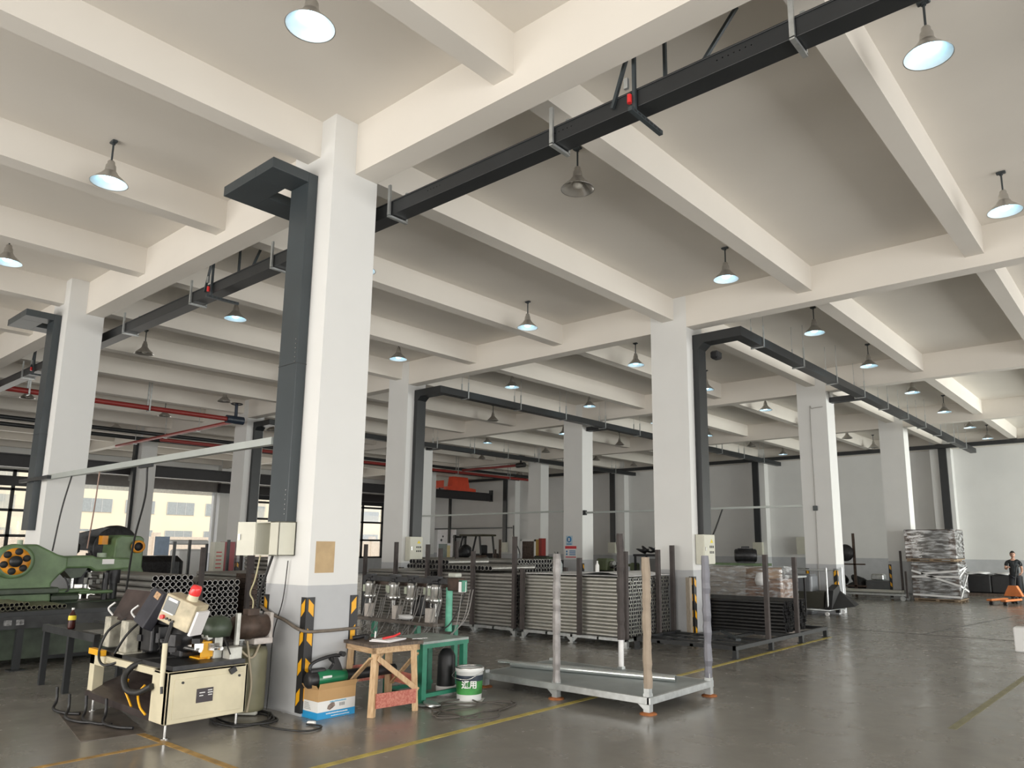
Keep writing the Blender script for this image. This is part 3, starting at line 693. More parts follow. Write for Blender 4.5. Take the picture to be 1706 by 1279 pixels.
# rack E on the left
RE = (-8.6, -5.7, .68, 2.38)
stillage('tube_rack', *RE, 'stillage of wide tubes behind the red beacon machine', DUCTG, [(-5.68, 1.52, 1.62), (-5.68, 2.38, 1.62), (-8.5, .70, 1.5)])
te = tube_mesh('wide_steel_tube', 2.7, .047, DKTUBE, n=12); tag(te, 'wide dull steel tube in the stack behind the red beacon machine', 'tube', 'wide tubes stacked behind the red beacon machine')
cnt = 0
for r_ in range(9):
    for c_ in range(15):
        if r_ == 8 and c_ > 6: continue
        o = te if cnt == 0 else te.copy()
        if cnt: COL.objects.link(o)
        o.location = (RE[0]+.12+random.uniform(-.02, .02), RE[2]+.12+c_*.098+(.05 if c_ > 6 else 0)+random.uniform(-.002, .002), .28+r_*.104); cnt += 1
stillage('tube_rack', -8.8, -6.3, 2.75, 4.15, 'stillage of thin dark tubes between the beacon machine and foreground column', DUCTG, [(-6.28, 2.75, 1.65), (-6.28, 4.15, 1.7)])
bundle('tube_bundle', -8.7, 2.3, 2.88, .45, 10, 17, .07, DKTUBE, 'thin dark tubes stacked just left of the foreground column', n=8)

t = thing('sheet_stack', 'rusty brown stack of sheets between the wide tube stack and the thin dark tubes', 'sheets', (-6.0, 2.55, 0))
for k in range(9): MB().box(-.3, .2, -.08, .08, .3+k*.095, .385+k*.095).build('brown_sheet', OILYB, t)
MB().box(-.3, .2, -.1, .1, 0, .3).build('base_block', DUCTG, t)
# galvanized platform with four wrapped posts
t = thing('flat_stillage', 'empty galvanized platform stillage in the foreground with wrapped posts', 'rack', (1.8, 2.68, 0))
def PX(x, y): return x-1.8, y-2.68
g = MB(); g.box(-1.22, 1.17, -.66, .66, .155, .168); g.build('deck', mat('galvanized_deck_sheet', (.30, .33, .33), .45, .35, .16, 3), t)
g = MB(); g.box(-1.22, 1.17, -.68, -.64, .10, .17); g.box(-1.22, 1.17, .64, .68, .10, .17); g.box(1.14, 1.18, -.68, .68, .10, .17); g.box(-1.23, -1.19, -.68, .68, .10, .17)
g.box(-.05, 0, -.66, .66, .10, .155); g.build('edge_frame', GALV, t, bevel=.004)
for (x, y, pm, h, hb, nm) in ((2.92, 2.06, CARDPOST, 1.555, .25, 'kraft'), (1.74, 2.04, FILMPOST, 1.58, .18, 'silver'), (.64, 2.04, None, 0, 0, ''), (2.94, 3.32, GREYPOST, 1.565, .2, 'grey'), (1.74, 3.32, BROWNP, 1.83, .52, 'brown'), (.64, 3.32, None, 0, 0, '')):
    px, py = PX(x, y); f = MB(); f.box(px-.035, px+.035, py-.035, py+.035, .02, .2)
    f.prism([(px-.035, .03), (px-.13, .10), (px-.035, .10)], py-.012, py+.012, 'Y'); f.build('foot_stub', GALV, t)
    MB().lathe([(0, .02), (.05, .022), (.085, .012), (.09, 0), (0, 0)], (px, py, 0), n=20).build('foot_pad', RUST, t)
    if pm:
        pg = MB(); ring = []; rnd = random.Random(len(nm)); n = 12; levels = 22
        vs = []
        for k in range(levels+1):
            z = hb+(h-hb)*k/levels; s_ = .040*(1+.13*rnd.uniform(-1, 1)*(1 if nm != 'kraft' else .6)); ox = rnd.uniform(-.004, .004)
            for a in range(8):
                an = pi/8+a*pi/4; vs.append((px+ox+s_*1.13*cos(an), py+s_*1.13*sin(an), z))
        fs = [(i*8+a, i*8+(a+1) % 8, (i+1)*8+(a+1) % 8, (i+1)*8+a) for i in range(levels) for a in range(8)]+[tuple(range(levels*8, levels*8+8)), tuple(range(7, -1, -1))]
        pg.add(vs, fs); pg.build('wrapped_post', pm, t)
        if nm == 'brown': MB().cyl((px, py, .19), (px, py, .55), .034, n=10).build('bottom_sleeve', WHITEFILM, t)
        else: MB().box(px-.03, px+.03, py-.03, py+.03, .17, hb+.05).build('post_core', GALV, t)
        if nm == 'silver':
            MB().add([(px-.03, py, h), (px-.035, py, h+.03), (px-.01, py, h-.01), (px+.015, py, h+.03), (px+.03, py, h)], [(0, 1, 2), (2, 3, 4)]).build('torn_film_tip', BLACKP, t)
def loose(name, a, b, r, m, label):
    a, b = Vector(a), Vector(b); g = MB(); g.cyl(a, b, r, n=16, cap=False); d = (a-b).normalized()
    g.cyl(a, b, r*.88, n=16, cap=False)
    q = d.to_track_quat('Z', 'Y')
    for p in (a, b):
        v = [p+q @ Vector((r*cos(2*pi*k/16), r*sin(2*pi*k/16), 0)) for k in range(16)]+[p+q @ Vector((r*.88*cos(2*pi*k/16), r*.88*sin(2*pi*k/16), 0)) for k in range(16)]
        g.add(v, [(k, (k+1) % 16, 16+(k+1) % 16, 16+k) for k in range(16)])
    return tag(g.build(name, m), label, 'tube')
BRT = mat('bright_galvanized_tube', (.66, .70, .70), .25, .8, .08, 4)
loose('loose_tube', (2.72, 2.96, .205), (.62, 2.52, .205), .036, BRT, 'bright tube lying on the platform, nearer of the two')
loose('loose_tube', (1.9, 2.90, .20), (.35, 2.58, .20), .030, BRT, 'shorter bright tube lying on the platform behind the other one')

# black empty frame and black tube stack
t = stillage('frame_stillage', -.25, 1.93, 6.1, 9.0, 'empty black frame stillage on the floor right of the centre column', DUCT,
             [(1.90, 7.45, 1.55), (1.90, 8.75, 1.5), (.98, 6.6, 0.2)], bed=.19, foot=DUCT, postm=BROWNP) if False else None
t = thing('frame_stillage', 'black frame stillage with brown posts right of the right centre column', 'rack', (0.85, 7.6, 0))
g = MB(); a0, a1, b0, b1 = -1.1, 1.08, -1.5, 2.4
g.box(a0+.35, a1, b0, b0+.06, .13, .19); g.box(a0, a1, b1-.05, b1, .13, .19); g.box(a0, a1, .75, .81, .13, .19)
g.box(a1-.05, a1+.01, b0, b1, .13, .19); g.box(a0+.35, a0+.41, b0, -.05, .13, .19); g.box(a0, a0+.06, .75, b1, .13, .19)
for k in (b0+.42, b0+.84, b0+1.26): g.box(a0+.35, a1, k, k+.06, .14, .18)
g.box(-.3, -.24, b0, .8, .13, .17); g.box(.3, .36, b0, .8, .13, .17)
g.build('bed_frame', DUCT, t)
for x, y in ((a1-.02, b0+.03), (a1-.02, -.15), (a1-.02, 1.15), (a0+.40, b0+.03), (a1-.02, b1-.04)):
    MB().box(x-.035, x+.035, y-.035, y+.035, .012, .13).box(x-.055, x+.055, y-.055, y+.055, 0, .012).build('foot', DUCT, t)
for x, y, h in ((a1-.02, -.25, 1.55), (a1-.02, 1.0, 1.5)):
    MB().box(x-.035, x+.035, y-.035, y+.035, .19, h).build('post', BROWNP, t)
tb = tube_mesh('black_tube', 1.9, .03, BLACKT, n=10); tag(tb, 'black coated tube in the stack on the black frame stillage', 'tube', 'black tubes on the frame stillage')
cnt = 0
for r_ in range(9):
    for c_ in range(16):
        o = tb if cnt == 0 else tb.copy()
        if cnt: COL.objects.link(o)
        o.location = (-.1+random.uniform(-.02, .02), 8.32+c_*.062, .222+r_*.0605+(.004 if c_ % 2 else 0)); cnt += 1
tag(MB().cb((1.25, 7.3, .205), (.08, 1.3, .03), rz=radians(38)).build('loose_channel', DUCTG), 'loose grey channel lying across the empty part of the black frame', 'channel')
tag(MB().box(.12, .2, 7.48, 7.56, 0, 1.13).build('wooden_plank', wood_mat('grey_old_pine', (.25, .21, .16), (.36, .31, .25), (6, 6, 1))), 'upright wooden plank leaning between the tube ends and the hazard guard', 'plank')
bpy.data.objects['wooden_plank'].location = (.22, -.02, 0)

# film wrapped cartons behind the black tubes
t = thing('wrapped_pallet', 'film wrapped load of grey boards and brown blocks behind the black tubes', 'pallet load', (-.9, 12.6, 0))
MB().box(-1.4, 1.1, -.5, .5, 0, .14).build('pallet', WOODDK, t)
g = MB()
for k in range(9): g.box(-1.38, .2, -.46, .46, .14+k*.12, .14+k*.12+.112)
g.build('board_stack', mat('grey_beige_boards', (.33, .30, .27), .7, 0, .1, 3), t)
MB().box(.2, 1.05, -.46, .46, .14, .95).build('brown_block', mat('brown_particle_block', (.22, .14, .10), .8, 0, .35, 12), t)
MB().box(.0, .75, -.4, .4, .95, 1.2).build('brown_carton', mat('dark_brown_carton', (.2, .13, .08), .8), t)
MB().rbox((-.15, 0, .68), (2.52, 1.02, 1.12), .05).build('stretch_film', FILM, t)
tag(MB().lathe([(.0, .3), (.12, .28), (.16, .12), (.14, 0), (0, 0)], (.35, 12.3, 1.24), n=12).build('plastic_bag', WHITEFILM), 'crumpled white plastic bag hanging in front of the wrapped load', 'bag') 
bpy.data.objects['plastic_bag'].location = (-.55, -.35, -.42)
# tools on the load
def blob(name, label, cat, c, s, m, n=14, seed=1, sub=2, amp=.35):
    bm = bmesh.new(); bmesh.ops.create_icosphere(bm, subdivisions=sub, radius=1); r = random.Random(seed)
    ph = [(r.uniform(2, 5), r.uniform(2, 5), r.uniform(2, 5), r.uniform(0, 6)) for _ in range(4)]
    for v in bm.verts:
        k = 1+amp*sum(sin(v.co.x*p[0]+v.co.y*p[1]+v.co.z*p[2]+p[3]) for p in ph)/4
        v.co = Vector((v.co.x*s[0]*k, v.co.y*s[1]*k, v.co.z*s[2]*k))
    zmin = min(v.co.z for v in bm.verts)
    for v in bm.verts: v.co.z -= zmin
    me = bpy.data.meshes.new(name); bm.to_mesh(me); bm.free(); me.materials.append(m)
    for p in me.polygons: p.use_smooth = True
    o = bpy.data.objects.new(name, me); COL.objects.link(o); o.location = c
    return tag(o, label, cat)
def motor(name, label, loc, L, r, m, rz=0, cat='motor'):
    t = thing(name, label, cat, loc, rz)
    g = MB(); g.lathe([(0, -L/2), (r*.8, -L/2), (r, -L/2+.03), (r, L/2-.03), (r*.8, L/2), (0, L/2)], (0, 0, r+.03), 'X', 18); g.build('housing', m, t)
    f = MB()
    for k in range(12):
        a = 2*pi*k/12; f.cb((0, cos(a)*r, r+.03+sin(a)*r), (L*.7, .012, .03), rx=a-pi/2)
    f.build('cooling_fin', m, t)
    MB().box(-L*.4, L*.4, -r*.8, r*.8, 0, .04).build('base_foot', m, t)
    MB().cyl((L/2, 0, r+.03), (L/2+.08, 0, r+.03), .02, n=10).build('shaft', STEEL, t)
    MB().rbox((0, 0, 2*r+.06), (L*.35, r, .08), .01).build('terminal_box', m, t)
    return t
motor('electric_motor', 'dark electric motor standing on the far wrapped load, right one', (-2.0, 15.0, 1.25), .6, .18, OILY, .5)
motor('electric_motor', 'green black motor standing on the far wrapped load under the hanging lead', (-3.4, 15.0, 1.25), .4, .16, GREEND, .3)
t = thing('work_table', 'grey topped table beyond the wrapped load carrying two motors', 'table', (-2.6, 15.0, 0))
MB().box(-1.2, 1.2, -.35, .35, 1.18, 1.25).build('table_top', GREENP, t)
for sx in (-1, 1):
    for sy in (-1, 1): MB().box(sx*1.1-.03, sx*1.1+.03, sy*.3-.03, sy*.3+.03, 0, 1.18).build('leg', DUCTG, t)
t = thing('trestle', 'black steel trestle table between the black tubes and conduit column', 'table', (-1.2, 13.75, 0))
MB().box(.55, 1.25, -.3, .3, .95, .99).build('table_top', GALV, t)
for sx in (.6, 1.2):
    for sy in (-.26, .26): MB().box(sx-.02, sx+.02, sy-.02, sy+.02, 0, .95).build('leg', BLACKP, t)
MB().box(.6, 1.2, -.28, -.24, .7, .74).build('cross_rail', BLACKP, t)
tag(MB().rbox((-.1, 14.4, .85), (.75, .5, 1.0), .06).build('grey_tank', mat('blue_grey_tank', (.2, .21, .225), .4, .1)), 'grey blue cabinet shaped tank beyond the black tube stack', 'tank')
bpy.data.objects['grey_tank'].location = (-.3, .4, -.34)

# galvanized stillage by the conduit column with brown sheets
t = thing('cage_stillage', 'tall galvanized tubular stillage holding dark boards, by the conduit column', 'rack', (-.35, 14.95, 0))
for x, y in ((-.75, -.5), (0.0, -.55), (.75, -.5), (.8, .5), (-.75, .5)):
    MB().cyl((x, y, .12), (x, y, 1.18), .024, n=10).build('post', GALV, t)
MB().path([(-.75, -.5, 1.12), (.75, -.5, 1.12), (.8, .5, 1.12), (-.75, .5, 1.12)], .018, close=True).build('top_rail', GALV, t)
MB().path([(-.78, -.5, .14), (.78, -.5, .14), (.82, .5, .14), (-.78, .5, .14)], .03, close=True).build('base_rail', GALV, t)
for x, y in ((-.7, -.5), (.72, -.5), (.78, .5), (-.7, .5)): MB().cyl((x, y-.02, .05), (x, y+.02, .05), .05, n=14).build('castor', WHITEP, t)
tag(MB().box(-.98, .28, 14.5, 15.15, .18, .58).build('board_stack', mat('dark_olive_board', (.06, .058, .045), .6)), 'dark olive board stack inside the tubular stillage', 'boards')
g = MB(); g.prism([(14.4, .16), (15.15, .16), (15.18, .5), (15.05, .75), (14.6, .62)], .32, .5, 'X'); g.add([(.5, 14.4, .16), (.5, 15.15, .16), (.95, 15.1, .28), (.95, 14.8, .24), (.5, 15.1, .6)], [(0, 1, 2, 3), (0, 3, 4), (3, 2, 4), (2, 1, 4)])
tag(g.build('black_tarpaulin', BLACKP), 'black plastic sheet spilling from the right end of the tubular stillage', 'plastic sheet')

# film wrapped crates by the far column
def crate(name, label, x, y, z, sx, sy, sz, top_tilt=0):
    t = thing(name, label, 'crate', (x, y, z))
    MB().box(-sx/2+.03, sx/2-.03, -sy/2+.03, sy/2-.03, .12, sz-.02).build('goods', mat('grey_metal_goods', (.10, .095, .09), .4, .3, .6, 3), t)
    g = MB()
    for a in (-1, 1):
        for b in (-1, 1): g.box(a*sx/2-.2 if a > 0 else -sx/2, sx/2 if a > 0 else -sx/2+.2, b*sy/2-.02 if b > 0 else -sy/2, sy/2 if b > 0 else -sy/2+.02, .1, sz)
    g.box(-sx/2, sx/2, -sy/2, sy/2, sz-.03, sz); g.build('corner_board', OILYB, t)
    g = MB()
    for a in (-.4, 0, .4): g.box(-sx/2, sx/2, a*sy-.05, a*sy+.05, 0, .03)
    g.box(-sx/2, sx/2, -sy/2, sy/2, .07, .1)
    for a in (-.45, 0, .4): g.box(a*sx-.04, a*sx+.06, -sy/2, sy/2, .03, .07)
    g.build('pallet', wood_mat('weathered_pallet_wood', (.20, .14, .09), (.32, .24, .16), (1, 6, 6)), t)
    MB().rbox((0, 0, sz/2+.05), (sx+.03, sy+.03, sz-.08), .03).build('stretch_film', FILM, t)
    return t
c1 = crate('wrapped_crate', 'lower film wrapped crate with crossing white straps beside the far column', 1.22, 22.55, 0, 1.36, 1.2, 1.24)
c2 = crate('wrapped_crate', 'upper film wrapped crate resting on the strapped one', 1.15, 22.5, 1.26, 1.5, 1.2, 1.03)
g = MB(); yy = -.63
def st(p, q, w_=.03):
    p, q = Vector(p), Vector(q); d = (q-p).normalized(); n_ = Vector((0, 0, 1))-d*d.z; n_.normalize(); g.add([p-n_*w_, q-n_*w_, q+n_*w_, p+n_*w_], [(0, 1, 2, 3)])
st((-.69, yy, .98), (.71, yy, .52)); st((-.69, yy, .78), (.71, yy, .80)); st((-.4, yy, .88), (.71, yy, .99)); st((-.69, yy, .22), (.71, yy, .17))
st((.715, yy, .52), (.715, .6, .30)); st((.715, yy, .17), (.715, .6, .84)); st((.715, yy, .80), (.715, .6, 1.1)); st((.715, yy, .99), (.715, .6, 1.1))
g.build('strap', WHITEFILM, c1)

# ------------------------------------------------------------------ cart, stores and scrap along the far wall
t = thing('tube_cart', 'low wheeled cart with long pale tubes in front of the far column', 'cart', (-.6, 21.9, 0))
MB().box(-1.1, 1.0, -.35, .35, .16, .22).build('deck', GALV, t)
for x in (-1.0, .9):
    for y in (-.3, .3): MB().cyl((x, y-.03, .08), (x, y+.03, .08), .08, n=14).build('wheel', GALV, t)
MB().box(1.0, 1.06, -.3, -.24, .1, .95).build('post', BROWNP, t); MB().box(.72, .78, .3, .36, .2, 1.6).build('post', BROWNP, t)
for k in range(4): tag(MB().cyl((-1.65, 21.72+k*.11, .275), (.25, 21.72+k*.11, .275), .05, n=12).build('pale_tube', GALVT), 'pale tube lying on the low wheeled cart', 'tube', 'tubes on the low cart')
tag(MB().rbox((0, 0, .3), (.9, .6, .5), .04).build('metal_bin', mat('dark_grey_bin', (.11, .115, .12), .5, .2), loc=(-1.4, 25.2, -.05)), 'dark grey metal bin standing behind the low cart', 'bin')
tag(MB().rbox((0, 0, .12), (.45, .4, .24), .05).build('silver_carton', GALV, loc=(-1.45, 25.2, .50)), 'small silver carton on the dark grey bin', 'carton')
for k, (x, y, s_) in enumerate(((-3.05, 25.4, .42), (-2.25, 25.4, .42), (-3.85, 25.4, .36))):
    blob('scrap_pile', ['dark scrap heap by the far wall, middle of three', 'dark scrap heap by the far wall next to the grey bin', 'rusty scrap heap by the far wall, beside the brown posts'][k], 'scrap', (x, y, 0), (s_*.8, .35, s_*.75), OILY if k < 2 else RUST, seed=k+3, sub=3, amp=.55)
t = thing('post_frame', 'dark brown frame with tall posts behind the conduit column', 'frame', (-1.35, 22.7, 0))
MB().box(-.6, -.53, 0, .07, 0, 1.5).build('post', OILYB, t); MB().box(-.2, -.12, 0, .07, 0, 2.2).build('post', OILYB, t)
MB().box(-.6, .2, 0, .05, .35, .41).box(-.6, .2, 0, .05, 1.1, 1.15).build('cross_rail', OILYB, t)
t = thing('wall_bracket_fan', 'dark round wall fan head on the brown post frame', 'fan', (-1.78, 22.62, 1.22))
MB().lathe([(0, -.05), (.26, -.04), (.3, 0), (.26, .05), (0, .08)], (0, 0, .3), 'Y', 20).build('cage', OILY, t); MB().cyl((0, .05, .02), (0, .05, .2), .02).build('stem', OILYB, t)
# dark wrapped blocks along the far wall at right
for k, (x, y, sx) in enumerate(((1.5, 27.0, 1.0), (2.45, 27.0, .9))):
    t = thing('wrapped_block', ['black wrapped goods block behind the film wrapped crates', 'black wrapped goods block nearer the person'][k], 'goods', (x, y, 0))
    MB().rbox((0, 0, .43), (sx, .8, .66), .05).build('black_wrap', BLACKP, t); MB().box(-sx/2, sx/2, -.4, .4, 0, .1).build('pallet', WOODDK, t)
    blob('white_film', 'x', 'x', (0, 0, 0), (sx*.4, .3, .05), WHITEFILM, seed=k, amp=.6).parent = t
    o = t.children[-1]; 
for o in [o for o in bpy.data.objects if o.name.startswith('white_film')]:
    o.location = (0, -.05, .74)
    for k in ('label', 'category'):
        if k in o: del o[k]
t = thing('notice_stand', 'pale printed carton stack at the right edge behind the person', 'carton', (3.35, 27.4, 0))
MB().box(-.35, .4, -.3, .3, 0, .45).build('lower_carton', mat('pale_green_carton', (.42, .45, .40), .7), t); MB().box(-.3, .4, -.28, .3, .45, .85).build('upper_carton', mat('pale_pink_carton', (.55, .46, .45), .7), t)
for z in (.55, .7): MB().box(-.2, .3, -.285, -.281, z, z+.04).build('print_line', REDI, t)
tag(MB().rbox((0, 0, .2), (.3, .3, .4), .02).build('white_crate', WHITEP, loc=(5.15, 10.1, 0)), 'white box standing at the right edge of the open floor', 'box')

# pallet truck
t = thing('pallet_truck', 'orange hand pallet truck in front of the person', 'pallet truck', (3.18, 22.9, 0), radians(-14))
OR2 = mat('orange_truck_paint', (.62, .20, .06), .45, 0, .15, 5)
g = MB(); g.prism([(-.28, .22), (.28, .22), (.12, .55), (-.12, .55)], .0, .16, 'Y'); g.build('frame_hood', OR2, t, bevel=.02)
MB().rbox((-.2, -.62, .14), (.17, 1.15, .06), .02).build('fork', OR2, t); MB().rbox((.2, -.62, .14), (.17, 1.15, .06), .02).build('fork', OR2, t)
MB().cyl((-.09, .12, .09), (-.02, .12, .09), .09, n=16).cyl((.02, .12, .09), (.09, .12, .09), .09, n=16).build('steer_wheel', BLACKP, t)
for sx in (-.2, .2): MB().cyl((sx-.05, -1.05, .05), (sx+.05, -1.05, .05), .05, n=12).build('fork_roller', BLACKP, t)
MB().cyl((0, .12, .2), (0, .12, .5), .05, n=12).build('pump', BLACKP, t)
MB().path([(0, .15, .45), (-.05, .6, 1.15)], .018).path(spline([(-.12, .58, 1.12), (-.16, .62, 1.25), (-.05, .66, 1.34), (.06, .62, 1.25), (.02, .58, 1.12)]), .015).build('handle', BLACKP, t)

# ------------------------------------------------------------------ person
def skin_body(name, chain, parent, m, sub=2, root=0):
    """chain: verts [(pos, rx, ry)], edges"""
    vs, es = chain; me = bpy.data.meshes.new(name); me.from_pydata([v[0] for v in vs], es, []); o = bpy.data.objects.new(name, me); COL.objects.link(o)
    md = o.modifiers.new('skin', 'SKIN'); md.use_smooth_shade = True
    sv = me.skin_vertices[0].data
    for i, v in enumerate(sv): v.radius = (vs[i][1], vs[i][2]); v.use_root = (i == root)
    sb = o.modifiers.new('sub', 'SUBSURF'); sb.levels = sub; sb.render_levels = sub
    me.materials.append(m); 
    if parent: o.parent = parent
    return o
def person(loc, rz):
    t = thing('person', 'person in a black t-shirt and dark trousers standing behind the orange pallet truck', 'person', loc, rz)
    # body (skin), faces -y; head, neck, torso, arms, legs as one surface
    V = [((0, 0, .93), .13, .10), ((0, .005, 1.08), .125, .095), ((0, .01, 1.24), .145, .10), ((0, .01, 1.36), .13, .09), ((0, 0, 1.43), .055, .055), ((0, -.01, 1.49), .052, .055),
         ((.10, .01, 1.35), .07, .06), ((.185, .01, 1.33), .052, .05), ((.235, 0, 1.10), .043, .043), ((.215, -.16, .98), .034, .034), ((.19, -.24, .96), .026, .022),
         ((-.10, .01, 1.35), .07, .06), ((-.185, .01, 1.33), .052, .05), ((-.25, -.03, 1.10), .043, .043), ((-.23, -.22, 1.10), .034, .034), ((-.20, -.33, 1.14), .026, .022),
         ((.085, 0, .86), .09, .09), ((.10, -.01, .48), .056, .06), ((.10, .01, .08), .038, .045), ((-.085, 0, .86), .09, .09), ((-.11, -.02, .48), .056, .06), ((-.12, .02, .08), .038, .045)]
    E_ = [(0, 1), (1, 2), (2, 3), (3, 4), (4, 5), (3, 6), (6, 7), (7, 8), (8, 9), (9, 10), (3, 11), (11, 12), (12, 13), (13, 14), (14, 15), (0, 16), (16, 17), (17, 18), (0, 19), (19, 20), (20, 21)]
    body = skin_body('body', (V, E_), t, SKIN)
    # head with a face
    bm = bmesh.new(); bmesh.ops.create_uvsphere(bm, u_segments=24, v_segments=18, radius=1)
    for v in bm.verts:
        x, y, z = v.co; k = 1-.22*max(0, -z)**1.5; x2 = x*.078*k; y2 = y*.096*(1-.1*max(0, -z)); z2 = z*.118
        if y < -.55 and abs(x) < .2 and -.35 < z < .1: y2 -= .018*(1-abs(x)/.2)*(1-abs(z+.15)/.3)
        if y < -.6 and .15 < abs(x) < .55 and -.02 < z < .22: y2 += .010
        if y < -.6 and abs(x) < .35 and -.62 < z < -.45: y2 -= .006
        v.co = (x2, y2-.01, z2+1.575)
    me = bpy.data.meshes.new('head'); bm.to_mesh(me); bm.free(); me.materials.append(SKIN)
    for p in me.polygons: p.use_smooth = True
    h = bpy.data.objects.new('head', me); COL.objects.link(h); h.parent = t
    for s_ in (-1, 1):
        MB().lathe([(0, -.006), (.011, -.004), (.012, .002), (0, .006)], (s_*.03, -.094, 1.583), 'Y', 10).build('eye', BLACKI, h)
        MB().cb((s_*.078, .005, 1.57), (.012, .035, .055)).build('ear', SKIN, h, bevel=.005)
    MB().cb((0, -.093, 1.523), (.042, .008, .009)).build('mouth', mat('lip', (.3, .1, .09), .5), h)
    bm = bmesh.new(); bmesh.ops.create_uvsphere(bm, u_segments=20, v_segments=14, radius=1)
    for v in bm.verts:
        x, y, z = v.co
        zz = z if z > (-.1 if y > 0 else .42) else (-.1 if y > 0 else .42)
        v.co = (x*.086, y*.104-.003, zz*.125+1.585)
    me = bpy.data.meshes.new('hair'); bm.to_mesh(me); bm.free(); me.materials.append(HAIR)
    hh = bpy.data.objects.new('hair', me); COL.objects.link(hh); hh.parent = t
    # clothing
    S = [((0, 0, .80), .165, .135), ((0, 0, .90), .16, .13), ((0, .005, 1.08), .148, .117), ((0, .01, 1.24), .165, .12), ((0, .01, 1.355), .15, .108), ((0, .0, 1.41), .075, .075), ((.11, .01, 1.35), .085, .075), ((.19, .01, 1.32), .068, .066), ((.225, .0, 1.17), .066, .064),
         ((-.11, .01, 1.35), .085, .075), ((-.19, .01, 1.32), .068, .066), ((-.232, -.015, 1.17), .066, .064)]
    skin_body('t_shirt', (S, [(0, 1), (1, 2), (2, 3), (3, 4), (4, 5), (4, 6), (6, 7), (7, 8), (4, 9), (9, 10), (10, 11)]), t, SHIRT)
    T = [((0, 0, .93), .145, .115), ((.088, 0, .83), .105, .105), ((.10, -.01, .48), .078, .08), ((.10, .01, .09), .066, .07), ((-.088, 0, .83), .105, .105), ((-.11, -.02, .48), .078, .08), ((-.12, .02, .09), .066, .07)]
    skin_body('trousers', (T, [(0, 1), (1, 2), (2, 3), (0, 4), (4, 5), (5, 6)]), t, TROUS)
    for s_, x, y in ((1, .10, .01), (-1, -.12, .02)):
        MB().rbox((x, y-.05, .045), (.09, .26, .09), .04).build('shoe', BLACKP, t)
    for wx, sgn in (((.19, -.24, .96), 1), ((-.20, -.33, 1.14), -1)):   # hands: palm, four bent fingers, a thumb
        o = Vector(wx); d = (Vector(wx)-Vector((.215*sgn, -.16 if sgn > 0 else -.22, .98 if sgn > 0 else 1.10))).normalized()
        side = Vector((1, 0, 0)); dn = d.cross(side).normalized()
        pv = [(tuple(o), .022, .018), (tuple(o+d*.05), .034, .016), (tuple(o+d*.085), .036, .015)]
        skin_body('palm', (pv, [(0, 1), (1, 2)]), body, SKIN, 1)
        for k, L_ in enumerate((.062, .072, .068, .052)):
            b = o+d*.085+side*(k-1.5)*.019
            pts_ = [(tuple(b), .0085, .0085), (tuple(b+d*L_*.45-dn*.004), .0085, .0085), (tuple(b+d*L_*.72-dn*.024), .008, .008), (tuple(b+d*L_*.6-dn*.046), .0075, .0075)]
            skin_body('finger', (pts_, [(0, 1), (1, 2), (2, 3)]), body, SKIN, 1)
        b = o+d*.035-side*.03*sgn
        skin_body('thumb', ([(tuple(b), .011, .011), (tuple(b+d*.03-side*.018*sgn-dn*.01), .0095, .0095), (tuple(b+d*.055-side*.018*sgn-dn*.03), .009, .009)], [(0, 1), (1, 2)]), body, SKIN, 1)
    return t
person((3.08, 24.3, 0), radians(12)).scale = (.95, .95, .95)

# ------------------------------------------------------------------ cream cutting machine in the left foreground
t = thing('cutting_machine', 'cream tube cutting machine with a red beacon in the left foreground', 'machine', (0, 0, 0))
X0, X1, Y0, Y1 = -1.45, .33, -1.58, -.86
g = MB()      # end cabinet at right (seen face is +x and its -y side)
g.box(.27, .33, Y0, Y1+.02, .12, .56); g.box(.05, .33, Y0, Y0+.03, .12, .56); g.box(.05, .33, Y1-.01, Y1+.02, .12, .56); g.box(.05, .33, Y0, Y1, .53, .56); g.box(.02, .06, Y0, Y1, .12, .56)
g.build('end_cabinet', CREAM, t, bevel=.008)
MB().box(.331, .337, Y0+.06, Y1-.03, .16, .49).build('cabinet_door', CREAM, t, bevel=.003)
o = MB().box(.338, .342, -1.32, -1.17, .27, .39).build('name_plate', mat('dark_name_plate', (.035, .025, .03), .4), t)
g = MB()
for (y, z, l) in ((-1.295, .35, .05), (-1.295, .325, .035), (-1.22, .365, .04), (-1.22, .345, .045), (-1.215, .325, .035)): g.box(.3425, .344, y, y+l, z, z+.008)
g.build('plate_lettering', WHITEP, o)
for y in (Y0+.13, Y1-.07): MB().cyl((.335, y, .46), (.347, y, .46), .011, n=12).build('knob', BLACKP, t)
MB().cb((.345, -1.0, .515), (.03, .06, .05), rx=.5).build('latch_pad', BLACKP, t)
g = MB(); g.box(X0, X0+.12, Y0, Y0+.10, .16, .56); g.box(X0, X0+.12, Y1-.1, Y1, .12, .56); g.prism([(X0, .56), (X0+.9, .56), (X0+.9, .50), (X0+.12, .30), (X0, .30)], Y1-.06, Y1-.03, 'Y'); g.box(X0, X0+.35, Y0, Y0+.04, .46, .56)
g.box(X0, X0+.1, Y0, Y1, .5, .56); g.build('left_frame', CREAM, t, bevel=.006)
MB().box(X0+.02, X0+.34, Y0-.03, Y0+.02, .565, .62).build('yellow_stop', YELLOW, t)
MB().box(X0+.3, .3, Y0+.02, Y0+.08, .50, .56).build('front_rail', CREAM, t)
MB().box(X0, .3, Y0+.05, Y1, .56, .60).build('bed', OILY, t)
q = [(X0+.0, .17), (X0+.0, .22), (.0, .50), (.0, .45)]
